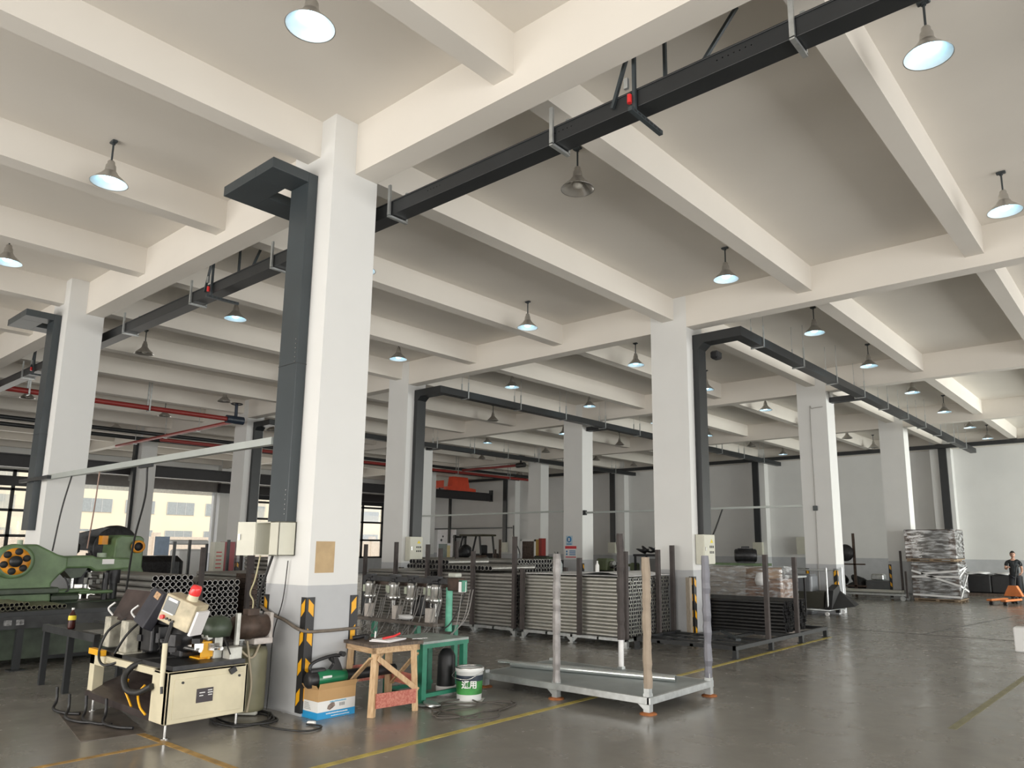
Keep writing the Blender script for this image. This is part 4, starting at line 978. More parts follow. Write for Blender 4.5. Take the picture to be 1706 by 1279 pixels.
g = MB(); g.add([(X0+.02, Y0-.02, .14), (.03, Y0+.02, .11), (.03, Y1-.05, .5), (X0+.35, Y1-.05, .5), (X0+.02, Y0-.02, .20), (.03, Y0+.02, .17), (.03, Y1-.05, .54), (X0+.35, Y1-.05, .54)],
                [(0, 3, 2, 1), (4, 5, 6, 7), (0, 1, 5, 4), (1, 2, 6, 5), (2, 3, 7, 6), (3, 0, 4, 7)]); g.build('chip_chute', mat('oily_brown_chute', (.05, .038, .036), .3, .3, .35, 6, stretch=(1, 8, 1)), t)
for x, y in ((.30, Y0+.03), (.30, Y1-.05), (X0+.06, Y0+.05), (X0+.06, Y1-.05)):
    MB().cyl((x, y, .01), (x, y, .14), .012, n=8).cyl((x, y, 0), (x, y, .012), .035, n=12).build('levelling_foot', STEEL, t)
# mechanism on the bed
def part(nm, m, f, bevel=0): g = MB(); f(g); return g.build(nm, m, t, bevel=bevel)
part('guide_rod', STEEL, lambda g: (g.cyl((X0+.2, -1.25, .70), (.2, -1.25, .70), .018), g.cyl((X0+.2, -1.05, .70), (.2, -1.05, .70), .018)))
part('clamp_block', mat('dirty_cream_casting', (.42, .40, .33), .5, 0, .35, 12), lambda g: (g.cb((-.90, -1.44, .74), (.17, .12, .34)), g.cb((-.90, -1.42, .585), (.22, .22, .06))), .01)
part('clamp_block', MATS['dirty_cream_casting'], lambda g: g.cb((-1.38, -1.42, .77), (.15, .12, .30)), .01)
for c_, d_ in (((-1.40, -1.2, .78), (.12, .3, .34)), ((-1.1, -1.25, .74), (.22, .3, .28)), ((-.62, -1.25, .76), (.24, .3, .26)), ((-.25, -1.15, .70), (.2, .24, .2))): part('clamp_block', OILY, lambda g: g.cb(c_, d_), .02)
part('cross_beam', OILY, lambda g: g.cb((-.85, -1.28, .92), (1.15, .14, .04)))
part('spindle_motor', OILY, lambda g: (g.lathe([(0, -.22), (.12, -.2), (.135, -.1), (.135, .15), (.1, .2), (0, .22)], (-.30, -1.2, .78), 'X', 20)))
q = Matrix.Translation((-1.02, -1.36, 1.00)) @ Matrix.Rotation(radians(-24), 4, 'X')
g = MB(); g.box(-.44, .22, -.015, .015, -.12, .20, q); g.build('guard_plate', mat('burnt_steel_plate', (.10, .075, .07), .4, .6, .45, 4), t)
for xx in (-1.42, -.84):
    MB().path(spline([(xx, -1.42, .93), (xx-.02, -1.46, 1.0), (xx+.03, -1.42, 1.06)]), .010, n=8).build('guard_handle', WHITEP, t)
q = Matrix.Translation((-.62, -1.38, 1.00)) @ Matrix.Rotation(radians(-24), 4, 'X') @ Matrix.Rotation(radians(12), 4, 'Y')
g = MB(); g.box(-.15, .15, -.05, .05, -.14, .22, q); o = g.build('dark_box', mat('dark_blue_grey_box', (.035, .035, .045), .5, 0, .3, 9), t, bevel=.01)
g = MB(); g.box(-.02, .11, -.054, -.051, .14, .20, q); g.build('sticker', mat('faded_red_yellow_sticker', (.55, .35, .2), .5, 0, .4, 25), o)
part('valve_block', GREEND, lambda g: (g.lathe([(0, -.02), (.12, 0), (.135, .08), (.11, .16), (.04, .19), (0, .19)], (.05, -1.03, .80), 'Z', 20),))
part('valve_block', mat('pale_casting', (.5, .5, .46), .4, .3, .2, 9), lambda g: (g.cb((.18, -.93, .64), (.14, .12, .13)), g.cb((.15, -.88, .86), (.04, .04, .30)), g.cb((.04, -1.12, .80), (.12, .05, .05), rx=.3), g.cb((.06, -1.03, .70), (.08, .08, .2))), .006)
part('pump_housing', OILYB, lambda g: (g.lathe([(0, -.18), (.11, -.17), (.125, 0), (.11, .16), (0, .18)], (.02, -.68, .86), 'Y', 18), g.cb((.02, -.68, 1.0), (.1, .12, .06))))
part('pump_bracket', mat('pale_casting2', (.52, .48, .45), .5, 0, .2, 9), lambda g: (g.cb((.04, -.50, .86), (.14, .04, .26)), g.cb((.02, -.58, .72), (.2, .2, .06))), .01)
part('yellow_guard', YELLOW, lambda g: (g.cb((-.0, -1.10, .68), (.14, .02, .16)), g.cb((-.06, -1.12, .605), (.2, .12, .015)), g.cb((.065, -1.12, .69), (.02, .12, .14))))
part('oil_tank', mat('khaki_tank', (.20, .19, .12), .45, 0, .2, 5), lambda g: g.lathe([(0, 0), (.16, .0), (.165, .03), (.165, .55), (.15, .6), (0, .6)], (-.12, -.58, .04), 'Z', 24))
part('oil_pipe', mat('beige_pipe', (.42, .36, .26), .5), lambda g: (g.path(spline([(.02, -.70, .72), (.06, -.68, .5), (.08, -.66, .3), (.07, -.68, .06)]), .012), g.path(spline([(.0, -.8, .68), (.05, -.66, .56), (.06, -.58, .70)]), .012)))
# loose mechanism clutter along the bed
rr = random.Random(5); g = MB(); g2 = MB()
for k in range(34):
    c = (rr.uniform(X0+.2, .15), rr.uniform(-1.42, -1.0), rr.uniform(.62, .84)); s_ = (rr.uniform(.03, .09), rr.uniform(.03, .09), rr.uniform(.03, .12))
    MB().cb(c, s_, rz=rr.uniform(0, 3)).build('slide_block', OILY if k % 3 else STEEL, t)
g = MB()
for k in range(10):
    x = rr.uniform(X0+.3, .1); y = rr.uniform(-1.4, -1.0); g.path(spline([(x, y, .62), (x+rr.uniform(-.2, .2), y-.05, .8), (x+rr.uniform(-.2, .2), y+.05, .92), (x+rr.uniform(-.3, .3), y, .66)]), .007, n=6)
g.build('pneumatic_hose', RUBBER, t)
part('thick_hose', RUBBER, lambda g: (g.path(spline([(.05, -.92, .72), (-.2, -1.1, .60), (-.35, -1.5, .58), (-.4, -1.64, .48), (-.3, -1.66, .36), (-.1, -1.64, .35), (.08, -1.6, .42)]), .028, n=10),
      g.path(spline([(-1.1, -1.4, .92), (-1.15, -1.55, .8), (-1.13, -1.62, .6), (-.95, -1.63, .5), (-.8, -1.5, .55)]), .012, n=8), g.path(spline([(-.72, -1.4, .93), (-.69, -1.55, .8), (-.80, -1.6, .62)]), .012, n=8)))
part('yellow_air_hose', YELLOW, lambda g: (g.path(spline([(-.38, -1.62, .43), (-.43, -1.62, .34), (-.38, -1.6, .25), (-.31, -1.6, .2)]), .010), g.path(spline([(-.02, -1.62, .42), (-.09, -1.64, .34), (-.08, -1.62, .23), (.0, -1.6, .17)]), .010)))
# control console on its pole
part('console_pole', CREAM, lambda g: g.path([(.27, -1.60, .44), (.24, -1.59, .80)], .022, n=12))
part('pole_top', BLACKP, lambda g: g.path([(.24, -1.59, .79), (.20, -1.53, .97)], .018, n=12))
part('pole_foot', BLACKP, lambda g: g.path([(.28, -1.6, .38), (.27, -1.6, .44)], .012, n=8))
Q = Matrix.Translation((.17, -1.45, 1.04)) @ Matrix.Rotation(radians(28), 4, 'Z') @ Matrix.Rotation(radians(20), 4, 'Y')
g = MB(); g.box(-.14, .19, -.09, .09, -.10, .15, Q); cb_ = g.build('console', mat('stained_cream_console', (.52, .45, .31), .5, 0, .3, 8), t, bevel=.008)
g = MB(); g.box(-.12, .015, -.094, -.091, .0, .13, Q); g.build('screen', mat('grey_screen', (.10, .11, .11), .2), cb_)
g = MB(); g.box(-.10, .0, -.0965, -.095, .10, .125, Q); g.box(-.125, -.0, -.0955, -.092, -.012, .0, Q); g.build('screen_label', WHITEP, cb_)
g = MB(); g.cyl(Q @ Vector((-.09, -.09, -.055)), Q @ Vector((-.09, -.115, -.055)), .02, n=14); g.build('emergency_button', RED, cb_)
for k in range(3):
    g = MB(); g.cyl(Q @ Vector((-.045+.035*k, -.09, -.055)), Q @ Vector((-.045+.035*k, -.105, -.055)), .011, n=12); g.build('push_button', BLACKP, cb_)
g = MB(); g.box(.195, .22, -.07, .09, -.12, .10, Q); g.build('paper_holder', PAPER, cb_)
g = MB(); a = Q @ Vector((.06, .0, .15)); ax = (Q.to_3x3() @ Vector((0, 0, 1))); g.cyl(a, a+ax*.05, .05, .045, n=20); g.build('beacon_base', CREAM, t)
g = MB(); qv = ax.to_track_quat('Z', 'Y'); prof = [(.046, .05), (.05, .06), (.048, .11), (.038, .135), (.0, .14)]; vs = []
for r_, h_ in prof:
    for k in range(20): vs.append(a+qv @ Vector((r_*cos(2*pi*k/20), r_*sin(2*pi*k/20), h_)))
g.add(vs, [(i*20+k, i*20+(k+1) % 20, (i+1)*20+(k+1) % 20, (i+1)*20+k) for i in range(4) for k in range(20)], True); g.build('red_beacon', mat('red_beacon_plastic', (.75, .05, .05), .2, emit=(1, .05, .05), estr=.15), t)

# hooks and offcuts on the floor plate
for k, (x, y) in enumerate(((-1.75, -1.75), (-1.25, -1.80), (-1.05, -1.72), (-.75, -1.65))):
    tag(MB().path(spline([(x, y, .22), (x+.02, y, .09), (x+.12, y-.05, .03), (x+.35, y-.02, .02), (x+.5, y+.06, .02)]), .014, n=8).build('bent_bar', OILY),
        ['bent black bar hooking up from the floor, leftmost', 'bent black bar second from the left on the oily patch', 'thick bent black bar in the middle of the oily patch', 'bent black bar nearest the machine chute'][k], 'bent bar')

# ------------------------------------------------------------------ conveyor table and green presses at left
t = thing('roller_conveyor', 'black steel roller stand left of the cream cutting machine', 'stand')
g = MB(); g.box(-3.5, -1.85, -1.42, -1.36, .62, .70); g.build('side_rail', mat('black_scuffed_steel', (.035, .036, .037), .4, .3, .5, 6), t)
MB().box(-3.5, -1.85, -.86, -.80, .62, .70).build('side_rail', MATS['black_scuffed_steel'], t)
MB().box(-3.5, -2.5, -1.36, -.86, .66, .68).build('table_top', DUCT, t)
for k in range(3): x = -2.0-k*.2; MB().cyl((x, -1.36, .67), (x, -.86, .67), .03, n=12).build('roller', STEEL, t)
for x in (-2.62, -3.42):
    for y in (-1.39, -.84): MB().box(x-.03, x+.03, y-.03, y+.03, 0, .62).build('leg', DUCT, t)
MB().box(-3.42, -2.0, -.86, -.82, .22, .26).build('stretcher', DUCT, t); MB().box(-3.42, -3.38, -1.39, -.84, .30, .34).build('stretcher', DUCT, t)
t = thing('press_table', 'long dark steel table in front of the green punch press', 'table')
MB().box(-6.1, -4.82, -3.2, .5, .70, .76).build('table_top', DUCT, t)
g = MB(); g.box(-4.88, -4.80, -3.2, .5, .54, .70); o = g.build('front_rail', MATS['black_scuffed_steel'], t)
for k in range(3): MB().box(-4.80, -4.797, -1.62+k*.14, -1.53+k*.14, .59, .66).build('scuffed_sticker', mat('worn_pale_sticker', (.2, .2, .2), .5, 0, .8, 30), o)
for x in (-4.86, -6.0):
    for y in (-3.0, -1.27, .42): MB().box(x-.04, x+.04, y-.04, y+.04, .015, .56).box(x-.09, x+.09, y-.09, y+.09, 0, .015).build('leg', DUCT, t)
MB().box(-5.9, -5.2, -2.6, .3, .1, .52).build('lower_cabinet', GREEND, t)
# tubes on the infeed table
tt = tube_mesh('infeed_tube', .95, .028, mat('olive_oily_tube', (.20, .19, .13), .35, .6, .2, 6), n=10); tag(tt, 'small oily tube lying on the long table before the green press', 'tube', 'small tubes on the infeed table')
for k in range(24):
    o = tt if k == 0 else tt.copy()
    if k: COL.objects.link(o)
    o.location = (-6.05+random.uniform(-.04, .04), -1.62+(k % 16)*.062+(.031 if k > 15 else 0), .788+(.05 if k > 15 else 0))
# cola bottle hung on the table end
t = thing('drink_bottle', 'plastic bottle of dark drink with a yellow label on the table end', 'bottle', (-2.66, -1.385, .70))
MB().lathe([(0, 0), (.035, .0), (.04, .02), (.038, .09), (.04, .12), (.034, .16), (.014, .20), (.013, .22)], n=18).build('bottle_body', mat('dark_cola', (.05, .012, .01), .1), t)
MB().lathe([(.041, .10), (.0415, .13), (.0385, .15)], n=18).build('bottle_label', YTRI, t); MB().cyl((0, 0, .215), (0, 0, .235), .015, n=12).build('bottle_cap', WHITEP, t)

def press(x, y, rz, label, wheel_r=.20):
    # local +x runs along the overarm; the flywheel faces local -y
    t = thing('punch_press', label, 'press', (x, y, 0), rz)
    def q(v): return v if v < .3 else .3+(v-.3)*.45
    g = MB(); g.prism([(-.75, .77), (-.75, 1.1), (-.62, 1.42), (-.34, 1.63), (-.05, 1.66), (.25, 1.50), (.40, 1.46), (.40, 1.28), (.30, 1.18), (.20, 1.05), (.22, .77)], -.30, .30, 'Y'); g.build('frame_body', GREENP, t, bevel=.03)
    g = MB(); g.box(-.85, 1.35, -.34, .30, 0, .77); g.build('pedestal', GREEND, t, bevel=.02)
    g = MB(); g.prism([(.36, 1.28), (.36, 1.47), (.78, 1.48), (.84, 1.45), (1.36, 1.44), (1.36, 1.26), (.84, 1.22), (.75, 1.28)], -.22, .22, 'Y'); g.build('overarm', GREENP, t, bevel=.03)
    g = MB(); g.prism([(.36, 1.28), (.72, 1.28), (.64, 1.14), (.5, 1.12)], -.2, .16, 'Y'); g.build('arm_gusset', GREEND, t)
    WX, WZ = -.34, 1.40
    o = MB().lathe([(0, -.02), (wheel_r*.28, -.02), (wheel_r*.3, -.05), (wheel_r, -.05), (wheel_r, .05), (0, .05)], (WX, -.36, WZ), 'Y', 36).build('flywheel', ORANGE, t)
    MB().lathe([(0, -.03), (wheel_r*.42, -.03), (wheel_r*.42, .0), (0, .01)], (WX, -.42, WZ), 'Y', 24).build('hub', DUCT, o)
    for k in range(6):
        a = k*pi/3+.3; c = Vector((WX+cos(a)*wheel_r*.74, -.415, WZ+sin(a)*wheel_r*.74)); g = MB(); g.lathe([(0, -.004), (wheel_r*.26, -.004), (wheel_r*.26, .01), (0, .01)], c, 'Y', 16); g.build('wheel_window', BLACKI, o)
    g = MB(); g.lathe([(wheel_r, -.05), (wheel_r+.05, -.06), (wheel_r+.06, .08), (wheel_r, .05)], (WX, -.36, WZ), 'Y', 36); g.build('wheel_guard', GREENP, t)
    for xx in (.72, 1.18): MB().cyl((xx, -.02, 1.02), (xx, -.02, 1.24), .11, n=20).build('ram_cylinder', OILY, t)
    for xx in (.58, .78): MB().cyl((xx, 0, .88), (xx, 0, 1.12), .04, n=14).build('tie_rod', STEEL, t)
    MB().cyl((1.20, -.02, .77), (1.20, -.02, 1.03), .06, n=14).build('guide_column', DUCT, t)
    MB().cyl((1.0, -.22, .77), (1.0, -.22, 1.2), .045, n=14).build('guide_column', OILY, t)
    MB().rbox((.45, -.12, .93), (.62, .36, .06), .02).build('bolster', GREENP, t); MB().rbox((.85, -.16, .90), (.5, .34, .05), .02).build('bolster', GREENP, t)
    MB().rbox((.42, -.1, .83), (.4, .4, .12), .03).build('die_block', GREEND, t); MB().rbox((-.1, -.12, .95), (.8, .5, .1), .02).build('die_block', GREEND, t)
    MB().box(.92, 1.10, -.226, -.222, 1.34, 1.42).build('name_plate', PAPER, t)
    MB().path(spline([(.38, -.28, 1.15), (.42, -.32, 1.05), (.44, -.32, .95), (.40, -.32, .92)]), .012).build('control_lever', BLACKP, t)
    r = random.Random(3)
    for k in range(9): c = (r.uniform(.72, 1.0), r.uniform(-.26, -.1), r.uniform(.97, 1.2)); MB().cb(c, (r.uniform(.03, .06), .05, r.uniform(.04, .1))).build('pneumatic_fitting', mat('dull_fitting', (.22, .22, .20), .45, .3, .3, 12), t)
    MB().cyl((-.2, 0, 1.64), (-.2, 0, 1.72), .04, n=10).build('lubricator', mat('pale_green_cap', (.35, .42, .32), .5), t)
    MB().cyl((.98, .0, 1.44), (.98, 0, 1.52), .07, n=12).build('lubricator', MATS['pale_green_cap'], t)
    return t
press(-6.62, -.72, radians(90), 'green punch press with an orange spoked flywheel at the left edge')
# second press behind
t = thing('punch_press', 'green press with a big black flywheel guard behind the front press', 'press', (-9.95, 1.95, 0), radians(90))
g = MB(); g.prism([(-.4, 0), (-.4, 1.2), (-.38, 1.78), (-.3, 1.86), (.10, 1.84), (.17, 1.78), (.17, 1.2), (.3, .9), (.3, 0)], -.35, .35, 'Y'); g.build('frame_body', GREENP, t, bevel=.03)
MB().lathe([(.0, -.1), (.42, -.1), (.47, -.05), (.47, .12), (.42, .16), (0, .16)], (-.12, .45, 1.60), 'Y', 40).build('flywheel_guard', OILY, t)
g = MB(); g.prism([(-1.35, 1.58), (-1.35, 1.74), (-.35, 2.02), (-.1, 2.0), (-.1, 1.5)], .37, .57, 'Y'); g.build('belt_guard', OILY, t)
MB().lathe([(.09, -.06), (.13, -.06), (.13, .0), (.09, .0)], (.03, -.38, 1.62), 'Y', 24).build('shaft_collar', ORANGE, t)
MB().lathe([(0, -.03), (.09, -.03), (.09, .02), (0, .02)], (.03, -.37, 1.62), 'Y', 20).build('shaft_end', BLACKI, t)
MB().box(-.56, -.45, -.1, .1, 1.66, 1.84).build('orange_cover', ORANGE, t)
MB().rbox((-1.05, .45, 1.58), (.5, .3, .3), .08).build('drive_motor', OILY, t)
MB().box(-1.2, -.9, .3, .6, 0, 1.44).build('motor_stand', GREEND, t)

# ------------------------------------------------------------------ drilling bench with six motors
t = thing('drilling_bench', 'multi spindle drilling bench with six steel motors behind the wooden table', 'machine', (0, 1.75, 0))
MB().box(-1.45, .25, -.22, .22, .70, .735).build('bench_top', mat('dusty_bench_top', (.12, .10, .085), .5, 0, .4, 8), t)
MB().cyl((.28, 0, .64), (.28, 0, 1.16), .042, n=16).build('post', mat('bright_green_post', (.10, .38, .26), .35, 0, .3, 8), t)
for x, y in ((-1.4, -.18), (-1.4, .18), (.2, .18), (-.5, .18)): MB().box(x-.03, x+.03, y-.03, y+.03, 0, .70).build('leg', GREENT, t)
MB().box(-1.42, -1.36, -.03, .03, .73, 1.2).build('left_post', DUCT, t)
MB().box(-1.42, .34, -.03, .03, 1.20, 1.26).build('cross_beam', OILY, t)
MB().box(-1.35, .25, .10, .14, 1.14, 1.18).build('rear_beam', OILYB, t)
for k, (x, dy) in enumerate(((-1.29, 0), (-.95, .12), (-.77, 0), (-.42, 0), (-.14, .08), (.06, -.02))):
    g = MB(); g.lathe([(0, .22), (.04, .22), (.06, .20), (.068, .17), (.068, .05), (.08, .045), (.084, 0), (.07, -.02), (0, -.025)], (x, dy, .98), 'Z', 24); o = g.build('spindle_motor', STEEL, t)
    g = MB(); g.box(x-.10, x-.055, dy-.05, dy+.03, 1.05, 1.14); g.build('terminal_box', mat('pale_green_casting', (.42, .46, .36), .45), o)
    g = MB(); g.lathe([(.0, 0), (.05, 0), (.055, .03), (.03, .06), (0, .06)], (x, dy, 1.19), 'Z', 16); g.cb((x+.01, dy, 1.26), (.12, .09, .05)); g.build('motor_cap', OILY, o)
    g = MB(); g.cyl((x, dy, .80), (x, dy, .96), .012, n=8); g.build('drill_bit', STEEL, o)
for x in (-1.2, -.62, .02): MB().box(x-.04, x+.04, -.12, -.02, .735, .90).build('white_clamp', mat('dusty_white_block', (.55, .50, .46), .6, 0, .15, 9), t)
blob('cloth_lump', 'crumpled white rag lying on the drilling bench', 'rag', (-.38, 1.62, .737), (.14, .06, .035), WHITEFILM, seed=8)
MB().rbox((-.42, .12, .90), (.16, .1, .26), .02).build('black_bellows', BLACKP, t)
MB().rbox((-.15, .14, .88), (.14, .1, .24), .02).build('black_bellows', BLACKP, t)
g = MB(); r = random.Random(11)
for k in range(16):
    x = r.uniform(-1.2, .2); x2 = x+r.uniform(-.35, .5); g.path(spline([(x, -.05, .98), (x+.03, -.14, .75), ((x+x2)/2, -.24, .42+r.uniform(0, .2)), (x2, -.12, .7+r.uniform(-.1, .2)), (x2, .0, 1.15)]), .005, n=5)
g.build('hanging_wire', mat('grey_wire', (.28, .27, .26), .5), t)
MB().rbox((.40, 0, 1.20), (.20, .12, .15), .01).build('control_box', OILYB, t)
MB().rbox((.37, 0, 1.31), (.14, .10, .05), .01).build('socket_block', mat('pale_grey_socket', (.5, .52, .46), .5), t)
o = MB().cb((.58, -.06, 1.19), (.13, .06, .13), rz=-.5).build('starter_box', GREENT, t)
MB().cb((.61, -.10, 1.18), (.09, .005, .12), rz=.6).build('starter_label', PAPER, o)
g = MB(); g.path(spline([(.56, 0, 1.12), (.52, -.02, 1.0), (.42, -.1, .75), (.34, -.2, .66)]), .008); g.build('lead', RUBBER, t)

# green steel table
t = thing('green_table', 'small green steel table right of the wooden table', 'table', (.55, 1.20, 0))
MB().box(-.35, .32, -.36, .32, .615, .64).build('table_top', mat('pale_scuffed_top', (.33, .38, .36), .4, 0, .25, 8), t)
MB().box(-.35, .32, -.36, .32, .57, .614).build('apron', GREENT, t)
for x in (-.31, .28):
    for y in (-.32, .28): MB().box(x-.032, x+.032, y-.032, y+.032, 0, .57).build('leg', GREENT, t)
MB().box(-.31, .28, -.36, -.32, .06, .10).box(.26, .30, -.34, .34, .06, .10).box(-.33, -.29, -.34, .34, .06, .10).build('foot_rail', GREENT, t)
tag(MB().lathe([(0, 0), (.10, 0), (.105, .03), (.10, .36), (.08, .40), (.05, .44), (0, .44)], (.62, 1.42, .06), 'Z', 20).build('black_pump', BLACKP), 'black pump cylinder standing inside the green table frame', 'pump')
tag(MB().lathe([(.07, 0), (.108, 0), (.115, .09), (.11, .10), (.0, .05)], (.62, 1.42, .0), 'Z', 20).build('white_dish', PAPER), 'white dish under the black pump', 'dish')

# wooden table
t = thing('wooden_table', 'rough pine work table with crossed braces and red planks', 'table', (.72, .42, 0), radians(-8))
MB().box(-.31, .31, -.30, .30, .66, .69).build('table_top', WOODDK, t)
MB().box(-.29, .29, -.27, -.24, .60, .66).box(-.29, .29, .24, .27, .60, .66).box(.26, .29, -.27, .27, .60, .66).box(-.29, -.26, -.27, .27, .60, .66).build('apron', WOODH, t)
LG = {}
for sx in (-1, 1):
    for sy in (-1, 1):
        g = MB(); a = Vector((sx*.25, sy*.22, .64)); b = Vector((sx*.27, sy*.25, 0)); d = b-a; q = Matrix.Translation((a+b)/2) @ d.to_track_quat('Z', 'X').to_matrix().to_4x4()
        g.box(-.03, .03, -.03, .03, -d.length/2, d.length/2, q); g.build('leg', WOOD, t)
def slat(nm, a, b, w_, th, m, par=t):
    a, b = Vector(a), Vector(b); d = b-a; q = Matrix.Translation((a+b)/2) @ d.to_track_quat('Z', 'Y').to_matrix().to_4x4()
    g = MB(); g.box(-w_/2, w_/2, -th/2, th/2, -d.length/2, d.length/2, q); return g.build(nm, m, par)
slat('brace', (.29, -.22, .56), (.29, .26, .20), .018, .05, WOOD); slat('brace', (.26, -.27, .56), (-.26, -.28, .20), .05, .018, WOOD)
slat('brace', (.25, .26, .56), (-.25, .27, .2), .05, .018, WOOD); slat('brace', (-.29, .22, .56), (-.29, -.22, .20), .018, .05, WOOD)
MB().box(.285, .30, -.22, .24, .08, .22).build('red_plank', WOODRED, t); MB().box(-.26, .24, .27, .285, .22, .34).build('red_plank', WOODRED, t); MB().box(-.30, -.285, -.24, .24, .25, .42).build('red_plank', WOODRED, t)
tag(MB().cb((.80, .42, .697), (.24, .30, .012), rz=.3).cb((.82, .42, .708), (.22, .28, .008), rz=.1).build('paper_stack', PAPER), 'stack of white papers on the wooden table', 'papers')
tag(MB().path([(.83, .33, .72), (.86, .45, .735), (.9, .50, .765)], .012).build('red_marker', RED), 'red marker lying on the white papers', 'marker')
tag(MB().path([(.74, .34, .735), (.74, .345, .80)], .008).build('white_pen', WHITEP), 'white pen standing up behind the papers', 'pen')
bpy.data.objects['white_pen'].location = (-.05, 0, -.02)
tag(MB().path(spline([(.5, .2, .71), (.58, .32, .73), (.66, .25, .72)]), .022).build('hand_tool', OILY), 'dark hand tool on the left corner of the wooden table', 'tool')
tag(MB().cyl((.95, .62, .70), (1.0, .78, .70), .006).build('steel_rod', STEEL), 'thin steel rod lying at the right corner of the wooden table', 'rod')

# ------------------------------------------------------------------ paint bucket
t = thing('paint_bucket', 'white paint bucket with a green label beside the green table', 'bucket', (1.04, 1.38, 0))
MB().lathe([(0, 0), (.132, 0), (.135, .01), (.150, .30), (.158, .305), (.158, .34), (.148, .345), (.142, .31), (.125, .05), (0, .05)], n=36).build('bucket_body', mat('white_bucket_plastic', (.72, .73, .72), .35, 0, .08, 6), t)
MB().lathe([(.1385, .07), (.1495, .27)], n=36).build('label_band', mat('green_label_print', (.05, .25, .06), .4, 0, .6, 4), t)
g = MB(); g.lathe([(.1475, .21), (.1502, .27)], n=36); g.build('dark_label_top', mat('navy_label_print', (.02, .03, .05), .4), t)
MB().lathe([(.1375, .065), (.1395, .09)], n=36).build('label_foot', mat('lime_label_print', (.45, .5, .12), .4), t)
MB().path([(.145*cos(a), .145*sin(a), .34+.03*sin(a*2)*0) for a in [k*pi/12 for k in range(24)]], .012, close=True).build('rim_wire', STEEL, t)
MB().path(spline([(-.155, -.05, .31), (-.06, -.20, .26), (.12, -.14, .24), (.155, .05, .31)]), .005).build('handle', STEEL, t)
cv = (Vector((7.16, -4.64, 0))-Vector((1.04, 1.38, 0))).normalized()
text('通用', .085, WHITEP, 'label_text', t, face_mtx((cv.x*.152, cv.y*.152, .175), cv), .002, .002).matrix_parent_inverse = Matrix.Identity(4)
# white dust spill below
tag(MB().add([(.55, 1.0, .004), (.75, .86, .004), (1.0, 1.1, .004), (1.3, 1.3, .004), (1.12, 1.55, .004), (.9, 1.3, .004)], [(0, 1, 2, 5), (5, 2, 3, 4)]).build('dust_spill', mat('white_dust', (.5, .5, .48), .8, 0, .3, 30)), 'white dust spilled on the floor around the bucket', 'dust')

# ------------------------------------------------------------------ carton with the leaf blower
t = thing('cardboard_box', 'cardboard box with white and blue print at the foot of the foreground column', 'box', (.525, -.065, 0))
bxw, byw, bh = .27, .43, .27
g = MB(); g.box(-bxw/2, bxw/2, -byw/2, byw/2, 0, .19); g.build('printed_body', WHITEP, t)
g = MB(); g.box(-bxw/2-.001, bxw/2+.001, -byw/2-.001, byw/2+.001, 0, .065); g.build('blue_band', BLUEP, t)
g = MB(); g.box(-bxw/2-.001, bxw/2+.001, -byw/2-.001, byw/2+.001, .165, .275); g.build('kraft_top', CARD, t)
for s_ in (1,):
    g = MB(); q = Matrix.Translation((bxw/2, 0, .275)) @ Matrix.Rotation(radians(18), 4, 'Y'); g.box(-.002, .002, -byw/2, byw/2, 0, .06, q); g.build('flap', CARD, t)
    g = MB(); q = Matrix.Translation((0, -byw/2, .275)) @ Matrix.Rotation(radians(35), 4, 'X'); g.box(-bxw/2, bxw/2, -.002, .002, 0, .05, q); g.build('flap', CARD, t)
g = MB(); xx = bxw/2+.002
g.prism([(-.11, .09), (-.10, .12), (-.06, .145), (-.03, .14), (-.02, .11), (-.05, .09), (-.08, .075)], xx-.001, xx+.001, 'X'); g.build('printed_tool_picture', mat('printed_grey_brown', (.25, .19, .16), .5, 0, .6, 30), t)
def marks(y0, y1, z, h, m):
    g = MB(); y = y0
    while y < y1: w_ = random.uniform(.006, .014); g.box(xx-.001, xx+.0012, y, y+w_, z, z+h*random.uniform(.7, 1)); y += w_+.003
    g.build('printed_text', m, t)
marks(-.08, .10, .145, .012, mat('light_blue_print', (.15, .45, .65), .5)); marks(-.12, .12, .04, .012, WHITEP); marks(-.06, .14, .016, .008, WHITEP)
g = MB()
for k in range(3): g.box(xx-.001, xx+.001, .03+k*.022, .045+k*.022, .10, .13)
g.build('printed_icon', mat('grey_icon_print', (.35, .35, .35), .5), t)
g = MB()
for k in range(5): g.box(-.09, .02-.01*k, -byw/2-.003, -byw/2-.001, .085+k*.014, .09+k*.014)
g.build('side_print', MATS['grey_icon_print'], t)
for o in t.children: o.matrix_parent_inverse = Matrix.Identity(4)
# leaf blower: axis along +y, slightly tilted
t = thing('leaf_blower', 'green and black leaf blower lying on the cardboard box', 'leaf blower', (.52, -.30, .355), radians(-2))
BG = mat('dark_green_plastic', (.015, .17, .075), .3, 0, .06, 5)
MB().lathe([(0, .04), (.05, .04), (.07, .05), (.082, .09), (.084, .16), (.078, .26), (.066, .34), (.062, .40), (0, .40)], (0, 0, 0), 'Y', 28).build('fan_housing', BG, t)
MB().lathe([(0, -.03), (.06, -.03), (.078, -.01), (.08, .06), (.07, .08), (0, .08)], (0, 0, 0), 'Y', 28).build('intake_grille', BLACKP, t)
MB().lathe([(.060, .38), (.062, .42), (.056, .44), (.052, .80), (.05, 1.02), (.044, 1.02), (.045, .45)], (0, 0, 0), 'Y', 28).build('nozzle_tube', BLACKP, t)
g = MB(); g.path(spline([(0, .02, .06), (0, .0, .12), (0, .04, .165), (0, .15, .195), (0, .27, .21), (0, .33, .20)]), .017, n=10); g.path(spline([(0, .22, .19), (0, .27, .14), (0, .25, .07)]), .022, n=10); g.build('handle', BLACKP, t)
